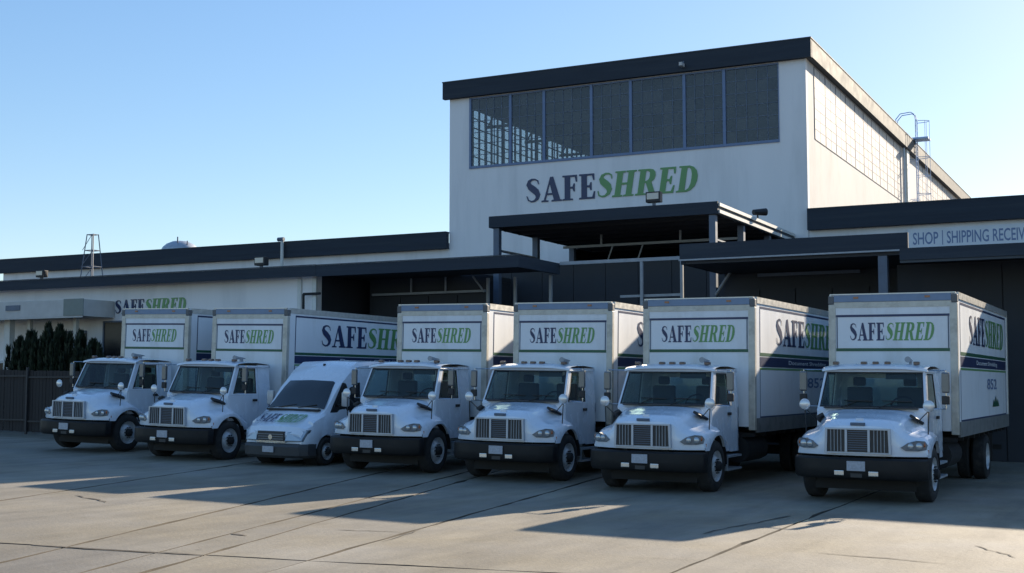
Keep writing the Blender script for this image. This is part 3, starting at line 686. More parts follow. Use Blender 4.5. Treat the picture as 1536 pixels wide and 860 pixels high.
# ------------------------------------------------------------------ box truck (faces -y, origin under the front axle)
def interp(rings, t):
    for (t0, P), (t1, Q) in zip(rings[:-1], rings[1:]):
        if t <= t1:
            k = (t - t0) / (t1 - t0); k = k * k * (3 - 2 * k) * .35 + k * .65
            return [(a[0] + (b[0] - a[0]) * k, a[1] + (b[1] - a[1]) * k) for a, b in zip(P, Q)]
    return rings[-1][1]
def arch(y, z, r, zc=.5, low=.82):
    return zc + math.sqrt(r * r - y * y) if abs(y) < r and zc + math.sqrt(r * r - y * y) > low else low
def hood_mesh(bm):
    # half profile (x, z) from the centre line to the fender side; bottom edge handled by the arch
    K = [(-1.0, [(0, 1.40), (.36, 1.395), (.58, 1.36), (.66, 1.28), (.72, 1.20), (.86, 1.155), (1.02, 1.11), (1.12, 1.03), (1.15, .93)]),
         (-.72, [(0, 1.50), (.40, 1.49), (.64, 1.45), (.73, 1.36), (.80, 1.27), (.93, 1.215), (1.06, 1.18), (1.15, 1.10), (1.17, .98)]),
         (-.3, [(0, 1.59), (.44, 1.58), (.70, 1.54), (.82, 1.44), (.88, 1.33), (.98, 1.26), (1.09, 1.23), (1.17, 1.16), (1.18, 1.12)]),
         (.08, [(0, 1.655), (.50, 1.645), (.78, 1.61), (.90, 1.50), (.95, 1.37), (1.02, 1.27), (1.11, 1.24), (1.18, 1.17), (1.18, 1.13)]),
         (.12, [(0, 1.2), (.50, 1.2), (.78, 1.2), (.90, 1.2), (.95, 1.2), (1.02, 1.21), (1.11, 1.23), (1.18, 1.16), (1.18, 1.12)]),
         (.70, [(0, .9), (.50, .9), (.78, .9), (.90, .9), (.95, .9), (1.0, .98), (1.05, .98), (1.10, .94), (1.12, .90)])]
    ys = [-1.0, -.97, -.92, -.85, -.78, -.72, -.66, -.6, -.54, -.46, -.38, -.3, -.2, -.1, 0, .08, .12, .2, .3, .4, .48, .54, .6, .65, .70]
    rings = []
    for y in ys:
        P = interp(K, y); half = []
        for x, z in P:
            yy = y + .30 * (x / 1.15) ** 2.6 * max(0, min(1, (-y - .1) / .9))
            if y < -.9: z -= (-.9 - y) * .35
            half.append((x, yy, z))
        x, z = P[-1]; yy = half[-1][1]; zb = arch(yy, 0, .60)
        half.append((x, yy, min(z, zb) if zb < z else z - .005)); 
        if zb > z:
            half[-1] = (x, yy, z - .004)
        half.append((x - .05, yy, half[-1][2] - .002))
        rings.append(half)
    for s in (1, -1):
        V = [[bm.verts.new((x * s, y, z)) for x, y, z in h] for h in rings]
        for A, Bq in zip(V[:-1], V[1:]):
            for i in range(len(A) - 1): bm.faces.new((A[i], A[i + 1], Bq[i + 1], Bq[i]))
        # front face down to the bumper
        F = V[0]; low = [bm.verts.new((v.co.x * (1 if i < 8 else 1), v.co.y - .015, .84)) for i, v in enumerate(F[:9])]
        mid = [bm.verts.new((v.co.x, v.co.y - .03, .84 + (v.co.z - .84) * .55)) for v in F[:9]]
        for i in range(8):
            bm.faces.new((F[i], F[i + 1], mid[i + 1], mid[i])); bm.faces.new((mid[i], mid[i + 1], low[i + 1], low[i]))
    bmesh.ops.remove_doubles(bm, verts=bm.verts, dist=.0008)
def wheel(parent, x, y, side, R_=.5, wd=.27, dual=False, rear=False, lug=True):
    """side = +1 for the truck's +x side; rim part with tyre and hub under it"""
    s = side; bm = bmesh.new()
    dish = [( .02, R_ * .60), (.0, R_ * .585), (-.035, R_ * .56), (-.05, R_ * .47), (-.02 if not rear else -.10, R_ * .38), (.015 if not rear else -.12, R_ * .30), (.02 if not rear else -.12, R_ * .20)]
    lathe_x(bm, [(a * s, b) for a, b in dish] , 28, x, y, R_)
    rim = obj('wheel', bm, RIM, parent, smooth=35)
    bm = bmesh.new()
    lathe_x(bm, [((.01) * s, R_ * .60), (.03 * s, R_ * .72), (.025 * s, R_ * .88), (-.005 * s, R_ * .975), (-.04 * s, R_), (-(wd - .04) * s, R_), (-(wd) * s, R_ * .93), (-(wd) * s, R_ * .5)], 32, x, y, R_)
    if dual: lathe_x(bm, [(-(wd + .05) * s, R_ * .5), (-(wd + .05) * s, R_ * .93), (-(wd + .09) * s, R_), (-(2 * wd) * s, R_), (-(2 * wd + .04) * s, R_ * .93), (-(2 * wd + .04) * s, R_ * .4)], 28, x, y, R_)
    obj('tyre', bm, TYRE, rim, smooth=35)
    bm = bmesh.new(); o_ = .02 if not rear else -.12
    lathe_x(bm, [(o_ * s, R_ * .21), ((o_ + .07) * s, R_ * .19), ((o_ + .09) * s, R_ * .12), ((o_ + .09) * s, .001)], 16, x, y, R_)
    for k in range(10):
        a = 2 * math.pi * k / 10; cy, cz = y + math.cos(a) * R_ * .27, R_ + math.sin(a) * R_ * .27
        tube(bm, (x + (o_ - .01) * s, cy, cz), (x + (o_ + .03) * s, cy, cz), .014, 6)
    obj('hub', bm, CHAS if not rear else GALV, rim, smooth=35)
    return rim

BX0, BX1, BZ0, BZ1, BY0, BY1 = -1.25, 1.25, 1.08, 3.92, 2.08, 9.9
def make_box_truck():
    t = thing('box_truck', 'x', 'box truck')
    # chassis
    bm = bmesh.new()
    for s in (-1, 1): box(bm, s * .43 - .04, s * .43 + .04, -.85, 9.7, .72, .98)
    for y in (-.5, 2.0, 3.6, 5.2, 7.9, 9.3): box(bm, -.39, .39, y, y + .1, .76, .95)
    for s in (-1, 1):
        for y in [2.2 + .75 * k for k in range(11)]: box(bm, s * .47 if s > 0 else -1.2, 1.2 if s > 0 else -.47, y, y + .07, .985, 1.07)
    obj('chassis', bm, CHAS, t)
    bm = bmesh.new(); box(bm, -1.0, 1.0, -.06, .06, .42, .56); obj('front_axle', bm, CHAS, t); bm = bmesh.new(); box(bm, -.9, .9, 6.45, 6.6, .4, .62); sphere(bm, Vector((0, 6.5, .52)), .22); obj('rear_axle', bm, CHAS, t)
    bm = bmesh.new(); box(bm, -.42, .42, -.7, 1.6, .45, .95); obj('engine', bm, CHAS, t)
    bm = bmesh.new(); tube(bm, (.82, 2.15, .72), (.82, 3.5, .72), .28, 18); obj('fuel_tank', bm, CHAS, t, smooth=40)
    bm = bmesh.new(); box(bm, -1.0, -.55, 2.1, 2.9, .45, .95, bev=.02); obj('battery_box', bm, CHAS, t)
    bm = bmesh.new(); slab(bm, [(-1.2, 7.3, .35), (-.6, 7.3, .35), (-.6, 7.3, .98), (-1.2, 7.3, .98)], (0, .02, 0)); obj('mud_flap', bm, BLACK, t); bm = bmesh.new(); slab(bm, [(.6, 7.3, .35), (1.2, 7.3, .35), (1.2, 7.3, .98), (.6, 7.3, .98)], (0, .02, 0)); obj('mud_flap', bm, BLACK, t)
    bm = bmesh.new(); box(bm, -1.1, 1.1, 9.75, 9.83, .5, .62); box(bm, -.8, -.72, 9.75, 9.83, .62, 1.07); box(bm, .72, .8, 9.75, 9.83, .62, 1.07); obj('rear_underride_guard', bm, CHAS, t)
    for s in (-1, 1):
        wheel(t, s * 1.12, 0, s); wheel(t, s * 1.18, 6.5, s, rear=True, dual=True)
    # hood
    bm = bmesh.new(); hood_mesh(bm); h = obj('hood', bm, PAINT, t, smooth=38)
    for s in (-1, 1):
        bm = bmesh.new(); n = 14
        for i in range(n):                       # wheel arch liner
            a0 = math.pi * i / n; a1 = math.pi * (i + 1) / n
            slab(bm, [(s * 1.14, math.cos(a0) * .605, .5 + math.sin(a0) * .605), (s * 1.14, math.cos(a1) * .605, .5 + math.sin(a1) * .605), (s * .5, math.cos(a1) * .605, .5 + math.sin(a1) * .605), (s * .5, math.cos(a0) * .605, .5 + math.sin(a0) * .605)], (0, 0, .012))
        box(bm, min(s * .5, s * .56), max(s * .5, s * .56), -.62, .62, .6, 1.1)
        obj('arch_liner', bm, CHAS, h)
    for s in (-1, 1):                            # side intake near the cowl
        bm = bmesh.new(); M = Matrix.Translation((s * .865, -.17, 1.47)) @ Matrix.Rotation(s * R(32), 4, 'Y') @ Matrix.Rotation(R(-7), 4, 'X') @ Matrix.Rotation(s * R(-14), 4, 'Z')
        box(bm, -.075, .075, -.21, .21, -.02, .035, bev=.02, M=M); obj('hood_intake', bm, BLACK, h, smooth=40)
        bm = bmesh.new(); M = Matrix.Translation((s * 1.125, -.62, .93)) @ Matrix.Rotation(s * R(20), 4, 'Z'); box(bm, -.02, .02, -.05, .05, -.03, .03, M=M); obj('side_marker', bm, AMBER, h)
    bm = bmesh.new(); box(bm, -.13, .13, -1.03, -.97, 1.372, 1.425, bev=.012, M=None); obj('badge', bm, STEEL, h)
    bm = bmesh.new(); box(bm, -.07, .07, -.86, -.82, 1.44, 1.50, bev=.01); obj('hood_scoop', bm, PAINT, h)
    # grille
    bm = bmesh.new()
    framed(bm, [(-.585, -1.055, .875), (.585, -1.055, .875), (.57, -1.06, 1.325), (-.57, -1.06, 1.325)], [(-.545, -1.055, .90), (.545, -1.055, .90), (.53, -1.06, 1.298), (-.53, -1.06, 1.298)], (0, .07, 0))
    g = obj('grille', bm, GRILLE, t)
    B('grille_mesh', DIAL, g, -.53, .53, -1.032, -1.0, .905, 1.296)
    for x in (-.20, .20): B('grille_upright', GRILLE, g, x - .02, x + .02, -1.062, -1.033, .906, 1.295)
    for x in (-.47, -.41, -.35, -.29, .29, .35, .41, .47): B('grille_bar', STEELL, g, x - .006, x + .006, -1.05, -1.033, .906, 1.295)
    for k in range(9): B('grille_slat', STEEL, g, -.18, .18, -1.05, -1.034, .94 + k * .04, .952 + k * .04)
    # head lamps follow the swept corner
    for s in (-1, 1):
        def P(x, z, o=0): 
            yy = -1.0 + .30 * (x / 1.15) ** 2.6
            d = Vector((.30 * 2.6 * (x / 1.15) ** 1.6 / 1.15, -1, 0)).normalized()
            return Vector((s * (x + d.x * o), yy + d.y * o - .02, z))
        outl = [(.72, 1.0), (.80, .945), (1.0, .94), (1.12, .965), (1.14, 1.05), (1.10, 1.115), (.98, 1.125), (.84, 1.085)]
        bm = bmesh.new(); A = [bm.verts.new(P(x, z, .03)) for x, z in outl]; Bv = [bm.verts.new(P(x, z, -.05)) for x, z in outl]
        bm.faces.new(A); 
        for i in range(8): bm.faces.new((A[i], A[(i + 1) % 8], Bv[(i + 1) % 8], Bv[i]))
        hl = obj('headlight', bm, LENSD, t)
        for cx, rr in ((.87, .06), (1.0, .068)):
            bm = bmesh.new(); bmesh.ops.create_uvsphere(bm, u_segments=14, v_segments=8, radius=rr, matrix=Matrix.Translation(P(cx, 1.025, .028)) @ Matrix.Diagonal((1, .35, 1, 1))); obj('lamp_lens', bm, LENS, hl, smooth=60)
        bm = bmesh.new(); bmesh.ops.create_uvsphere(bm, u_segments=10, v_segments=6, radius=.035, matrix=Matrix.Translation(P(1.09, 1.05, .025)) @ Matrix.Diagonal((.6, .4, 1.2, 1))); obj('turn_signal', bm, AMBER, hl, smooth=60)
    # bumper: swept plan outline
    pl = [(0, -1.16), (.5, -1.155), (.85, -1.10), (1.05, -1.0), (1.17, -.86), (1.19, -.68)]
    full = [(-x, y) for x, y in pl[::-1]] + pl[1:]
    bm = bmesh.new()
    zs = [(.42, .07), (.45, .02), (.49, .0), (.62, -.005), (.77, .0), (.80, .03)]
    rg = [[bm.verts.new((x * (1 - o * .3), y + o, z)) for x, y in full] for z, o in zs]
    for A, Bq in zip(rg[:-1], rg[1:]):
        for i in range(len(A) - 1): bm.faces.new((A[i], A[i + 1], Bq[i + 1], Bq[i]))
    back = [[bm.verts.new((x * .93, min(-.6, y + .2), z)) for x, y in full] for z in (.42, .80)]
    for i in range(len(full) - 1):
        bm.faces.new((rg[0][i], rg[0][i + 1], back[0][i + 1], back[0][i])); bm.faces.new((rg[-1][i], rg[-1][i + 1], back[1][i + 1], back[1][i]))
    bp = obj('bumper', bm, BUMP, t, smooth=30)
    B('under_nose_shade_panel', CHAS, t, -.90, .90, -.46, -.42, .20, .60)  # added black panel standing in for underbody parts and shade below the bumper
    B('licence_plate', PLATE, bp, -.16, .16, -1.195, -1.17, .575, .745, bev=.004)
    for x in (-.30, .30): B('fog_lamp', FOG, bp, x - .085, x + .085, -1.185, -1.165, .49, .575, bev=.012)
    B('tow_slot', DIAL, bp, -.10, .10, -1.165, -1.158, .46, .53)
    # cab
    wO = [(-1.0, .06, 1.60), (1.0, .06, 1.60), (.925, .44, 2.40), (-.925, .44, 2.40)]
    wI = [(-.95, .095, 1.675), (.95, .095, 1.675), (.88, .405, 2.335), (-.88, .405, 2.335)]
    bm = bmesh.new(); framed(bm, wO, wI, (0, .06, -.02))
    box(bm, -.97, .97, .10, 1.74, .98, 1.05)                                     # floor
    box(bm, -.99, .99, .06, .12, 1.05, 1.60)                                    # cowl wall
    box(bm, -1.0, 1.0, 1.70, 1.76, .72, 1.62)                                    # rear wall, lower
    for a, b in ((-.93, -.55), (.55, .93)): box(bm, a, b, 1.70, 1.76, 1.62, 2.42)
    box(bm, -.55, .55, 1.70, 1.76, 2.22, 2.42)
    for s in (-1, 1):                                                           # rear corner panel behind the door
        slab(bm, [(s * 1.0, 1.28, .72), (s * 1.0, 1.76, .72), (s * 1.0, 1.76, 1.62), (s * 1.0, 1.28, 1.62)], (-s * .04, 0, 0))
        slab(bm, [(s * 1.0, 1.28, 1.62), (s * 1.0, 1.76, 1.62), (s * .925, 1.76, 2.40), (s * .925, 1.28, 2.40)], (-s * .04, 0, 0))
        slab(bm, [(s * 1.0, .46, .72), (s * 1.0, .58, .72), (s * 1.0, .58, 1.1), (s * 1.0, .46, 1.1)], (-s * .04, 0, 0))
    cb = obj('cab', bm, PAINT, t)
    bm = bmesh.new(); n = 8                                                     # roof with visor lip
    prof = [(.30, 2.395), (.31, 2.44), (.42, 2.475), (.75, 2.50), (1.2, 2.505), (1.72, 2.47), (1.78, 2.39)]
    rg = []
    for y, z in prof:
        rg.append([bm.verts.new((x, y + .06 * (abs(x) / .97) ** 3 * (1 if y < .5 else 0), z - .055 * (abs(x) / .97) ** 4)) for x in [-.97, -.90, -.6, -.3, 0, .3, .6, .90, .97]])
    for A, Bq in zip(rg[:-1], rg[1:]):
        for i in range(8): bm.faces.new((A[i], A[i + 1], Bq[i + 1], Bq[i]))
    for i in range(8): bm.faces.new((rg[0][i], rg[0][i + 1], rg[-1][i + 1], rg[-1][i]))
    obj('roof', bm, PAINT, cb, smooth=35)
    bm = bmesh.new(); slab(bm, wI, (0, .008, 0)); ws = obj('windshield', bm, GLASS, t)
    bm = bmesh.new()
    k = 1.0
    framed(bm, [(p[0] * 1.005, p[1] - .006, p[2]) for p in wI], [(-.925, .105, 1.70), (.925, .105, 1.70), (.857, .394, 2.312), (-.857, .394, 2.312)], (0, .003, 0)); obj('rubber_seal', bm, BLACK, ws)
    for x in (-.55, .15):
        bm = bmesh.new(); tube(bm, (x, .06, 1.665), (x + .30, .13, 1.80), .009, 5); tube(bm, (x + .05, .125, 1.80), (x + .58, .125, 1.79), .009, 5); obj('wiper', bm, BLACK, ws)
    B('cowl_vent', BLACK, cb, -.86, .86, .0, .088, 1.652, 1.672, bev=.004)
    B('dashboard', INTER, cb, -.95, .95, .13, .5, 1.38, 1.66, bev=.03)
    for x in (-.48, .48):
        bm = bmesh.new(); box(bm, x - .24, x + .24, .8, 1.3, 1.2, 1.42, bev=.04); box(bm, x - .24, x + .24, 1.26, 1.42, 1.4, 2.05, bev=.05); box(bm, x - .12, x + .12, 1.28, 1.38, 2.07, 2.24, bev=.04); obj('seat', bm, SEAT, cb)
    bm = bmesh.new()
    pts = [(.48 + .22 * math.cos(a), .62 + .12 * math.sin(a), 1.70 + .18 * math.sin(a)) for a in [2 * math.pi * i / 18 for i in range(19)]]
    poly_tube(bm, pts, .016, 5); tube(bm, (.48, .62, 1.70), (.48, .48, 1.5), .03, 6); tube(bm, (.27, .62, 1.7), (.69, .62, 1.7), .014, 5); obj('steering_wheel', bm, BLACK, cb)
    bm = bmesh.new(); box(bm, -.545, .545, 1.725, 1.735, 1.63, 2.215); obj('rear_window', bm, GLASS, cb)
    B('headliner', INTER, cb, -.86, .86, .5, 1.69, 2.372, 2.385)
    B('sun_visor', SEAT, cb, .2, .75, .46, .49, 2.2, 2.33)
    # doors
    for s in (-1, 1):
        def D(y, z):
            x = 1.005 if z <= 1.62 else 1.005 - (z - 1.62) / .78 * .08
            return (s * x, y, z)
        bm = bmesh.new(); tk = (-s * .045, 0, 0)
        O = [D(.12, 1.62), D(1.26, 1.62), D(1.26, 2.38), D(.48, 2.38)]; I = [D(.24, 1.66), D(1.18, 1.66), D(1.18, 2.31), D(.53, 2.31)]
        framed(bm, O, I, tk)
        # beltline dips to the front
        slab(bm, [D(.10, 1.10), D(.59, 1.10), D(.59, 1.618), D(.10, 1.618)], tk)
        slab(bm, [D(.592, .74), D(1.26, .74), D(1.26, 1.618), D(.592, 1.618)], tk)
        d = obj('door', bm, PAINT, t)
        bm = bmesh.new(); slab(bm, [D(.24, 1.66), D(1.18, 1.66), D(1.18, 2.31), D(.53, 2.31)], (-s * .008, 0, 0))
        for v in bm.verts: v.co.x -= s * .012
        obj('window', bm, GLASS, d)
        bm = bmesh.new(); framed(bm, I, [D(.30, 1.69), D(1.155, 1.69), D(1.155, 2.285), D(.555, 2.285)], (-s * .02, 0, 0)); obj('window_seal', bm, BLACK, d)
        B('handle', BLACK, d, min(s * 1.01, s * 1.05), max(s * 1.01, s * 1.05), 1.02, 1.18, 1.46, 1.52, bev=.01)
        bm = bmesh.new(); box(bm, min(s * .78, s * 1.1), max(s * .78, s * 1.1), .75, 1.65, .36, .40); box(bm, min(s * .78, s * 1.1), max(s * .78, s * 1.1), .75, 1.65, .62, .66)
        box(bm, min(s * 1.06, s * 1.1), max(s * 1.06, s * 1.1), .75, .79, .40, .62); obj('cab_step', bm, GALV, t)
        # tall mirror on bracket arms
        bm = bmesh.new(); box(bm, min(s * 1.24, s * 1.38), max(s * 1.24, s * 1.38), .24, .32, 1.95, 2.33, bev=.03); mr = obj('mirror', bm, mat('mirror_shell', (.16, .17, .18), .3, metal=.6), t)
        B('mirror_glass', CHROME, mr, min(s * 1.255, s * 1.365), max(s * 1.255, s * 1.365), .322, .326, 1.97, 2.31)
        B('spot_mirror', BLACK, mr, min(s * 1.24, s * 1.38), max(s * 1.24, s * 1.38), .25, .31, 1.74, 1.90, bev=.02)
        bm = bmesh.new(); tube(bm, (s * .97, .42, 2.36), (s * 1.31, .32, 2.36), .013, 6); tube(bm, (s * 1.0, .30, 1.66), (s * 1.31, .32, 1.66), .013, 6); tube(bm, (s * 1.31, .32, 1.66), (s * 1.31, .32, 2.36), .013, 6); obj('mirror_arm', bm, CHROME, mr)
        # round convex mirror on the fender
        bm = bmesh.new(); bmesh.ops.create_uvsphere(bm, u_segments=16, v_segments=8, radius=.105, matrix=Matrix.Translation((s * 1.12, -.30, 1.74)) @ Matrix.Diagonal((1, .42, 1, 1))); cm = obj('fender_mirror', bm, mat('fender_mirror_shell', (.70, .70, .70), .22, metal=.35, coat=.8), t, smooth=60)
        bm = bmesh.new(); tube(bm, (s * 1.10, -.28, 1.22), (s * 1.12, -.28, 1.70), .011, 6); tube(bm, (s * .90, -.2, 1.44), (s * 1.12, -.28, 1.66), .009, 6); obj('mirror_stalk', bm, BLACK, cm)
    for x in (-.75, -.22, 0, .22, .75):
        bm = bmesh.new(); box(bm, x - .055, x + .055, .50, .62, 2.47, 2.535, bev=.02); obj('marker_light', bm, mat('marker_lens', (.10, .06, .05), .3, coat=.5), t)
    bm = bmesh.new(); tube(bm, (.66, .62, 2.575), (.66, 1.05, 2.56), .05, 12, .015); tube(bm, (.66, .61, 2.575), (.66, .63, 2.575), .058, 12); box(bm, .64, .68, .85, .95, 2.48, 2.56); obj('roof_horn', bm, STEELL, t, smooth=40)
    bm = bmesh.new(); tube(bm, (-.92, 1.9, .9), (-.92, 1.9, 1.7), .06, 10); obj('air_snorkel', bm, CHAS, t)
    # cargo box
    b = B('cargo_box', BOXW, t, BX0, BX1, BY0, BY1, BZ0 + .12, BZ1 - .02)
    B('roof_skin', mat('translucent_roof', (.60, .60, .58), .5), b, BX0 + .02, BX1 - .02, BY0 + .03, BY1, BZ1 - .017, BZ1 + .01)
    B('top_rail', RAIL, b, BX0 + .10, BX1 - .10, BY0 - .025, BY0 - .002, BZ1 - .155, BZ1 - .012, bev=.008)
    B('upper_band', POST, b, BX0 + .10, BX1 - .10, BY0 - .012, BY0 - .001, BZ1 - .27, BZ1 - .158)
    B('top_edge', ALU, b, BX0 + .02, BX1 - .02, BY0 - .028, BY0 + .03, BZ1 - .011, BZ1 + .014)
    for s in (-1, 1):
        a, c = sorted((s * (BX1 + .012), s * (BX1 - .13)))
        B('corner_post', POST, b, a, c, BY0 - .018, BY0 + .10, BZ0 + .05, BZ1 - .20, bev=.012)
        a, c = sorted((s * (BX1 + .016), s * (BX1 - .10)))
        B('corner_casting', CAST, b, a, c, BY0 - .03, BY0 + .12, BZ1 - .198, BZ1 - .03, bev=.02)
        a, c = sorted((s * (BX1 + .022), s * (BX1 - .02)))
        B('side_rail', ALU, b, a, c, BY0 + .121, BY1, BZ1 - .12, BZ1 + .014)
        B('bottom_rail', SKIRT, b, a, c, BY0 + .101, BY1 + .02, BZ0, BZ0 + .30)
        B('rear_post', ALU, b, a, c, BY1 - .10, BY1 + .021, BZ0 + .301, BZ1 - .121)
        sm_ = s * (BX1 + .003)
        a, c = sorted((s * (BX1 + .001), s * (BX1 + .005)))
        def SB(name, m, y0, y1, z0, z1, k=0): B(name, m, b, min(a, c), max(a, c) + (0 if s < 0 else k), y0, y1, z0, z1)
        y0, y1 = BY0 + .36, BY1 - .32
        SB('side_frame_line', NAVY, y0, y1, 3.70, 3.745); SB('side_frame_line', NAVY, y0, y0 + .03, 2.76, 3.70); SB('side_frame_line', NAVY, y1 - .03, y1, 2.76, 3.70)
        SB('side_green_line', DGREEN, y0, y1, 2.69, 2.76)
        SB('side_navy_band', NAVY, y0, y1, 2.46, 2.67)
        SB('side_green_line', GREEN, y0, y1, 2.40, 2.44)
        SB('side_frame_line', NAVY, y0, y1, 1.36, 1.41)
        SB('side_frame_line', NAVY, y0, y0 + .025, 1.41, 2.40); SB('side_frame_line', NAVY, y1 - .025, y1, 1.41, 2.40)
        xo = s * (BX1 + .009)
        u = (0, s, 0); L0 = 3.62 if s > 0 else 9.2
        safeshred((xo, L0, 2.94), u, (0, 0, 1), 5.6, .62, b)
        sans('Document Shredding', (xo, 4.6 if s > 0 else 7.9, 2.50), u, (0, 0, 1), 3.3, .12, WPRINT, b)
        sans('852', (xo, 6.2 if s > 0 else 8.0, 2.0), u, (0, 0, 1), 1.6, .24, SIGNT, b)
        bm = bmesh.new()
        for k in range(3):
            c_ = (7.6 + (k - 1) * .32, 1.72); pts = [(c_[0] - .26, 1.60), (c_[0] + .26, 1.60), (c_[0], 1.60 + (.26 if k == 1 else .18))]
            quad(bm, [(xo + k * .001 * s, p, q) for p, q in pts])
        obj('green_emblem', bm, DGREEN, b, fix=False)
    # bulkhead print
    yf = BY0 - .004
    B('front_panel', BOXW, b, -1.075, 1.075, yf - .002, BY0 - .0005, 2.83, 3.455)
    B('front_navy_line', NAVY, b, -1.11, 1.11, yf - .006, BY0 - .0005, 3.46, 3.505)
    B('front_green_line', DGREEN, b, -1.11, 1.11, yf - .006, BY0 - .0005, 2.765, 2.825)
    for x in (-1.1, 1.08): B('front_frame_line', STEEL, b, x, x + .02, yf - .005, BY0 - .0005, 2.827, 3.458)
    safeshred((-.84, yf - .008, 2.98), (1, 0, 0), (0, 0, 1), 1.68, .36, b)
    for x in (-.7, .7): B('clearance_lamp', mat('amber_clearance', (.30, .10, .03), .3, coat=.4), b, x - .05, x + .05, BY0 - .04, BY0 - .026, BZ1 - .09, BZ1 - .05)
    B('roll_door', BOXW, b, -1.1, 1.1, BY1 + .001, BY1 + .03, BZ0 + .15, BZ1 - .2)
    return t

TR = [(-25.68, 25.68, -.2, 'white box truck at the far left end of the row beside the brown fence'),
      (-21.86, 25.19, .5, 'white box truck second from the left, its long lettered side showing beside the van'),
      (-15.62, 24.80, .6, 'white box truck parked just right of the small van, sunlit patch at its top corner'),
      (-12.33, 24.68, .1, 'white box truck in the middle of the row with a bright sunlit strip of side'),
      (-8.83, 23.98, -1.3, 'white box truck second from the right with a sunlit triangle on its lettered side'),
      (-4.77, 24.0, -1.0, 'white box truck at the right end of the row with the dark wall behind it')]
base = make_box_truck()
for i, (x, y, a, lab) in enumerate(TR):
    o = base if i == 0 else copy_tree(base)
    sl = (gz(x + 1.2) - gz(x - 1.2)) / 2.4
    o.location = (x, y, gz(x)); o.rotation_euler = (0, -math.atan(sl), R(a))
    rv = random.Random(40 + i)
    for ch in o.children:
        k = ch.name.split('.')[0]
        if k == 'fender_mirror': ch.rotation_euler = (0, 0, 0); ch.location = (rv.uniform(-.015, .015), rv.uniform(-.03, .03), rv.uniform(-.02, .02))
        if k == 'mirror': ch.location = (0, rv.uniform(-.03, .03), rv.uniform(-.03, .03))
        if k == 'roof_horn': ch.location = (rv.uniform(-.12, .06), rv.uniform(-.05, .1), 0)
        if k == 'bumper': ch.rotation_euler = (rv.uniform(-.008, .008), rv.uniform(-.006, .006), 0)
    tag(o, lab, 'box truck', 'white box trucks parked in a row')

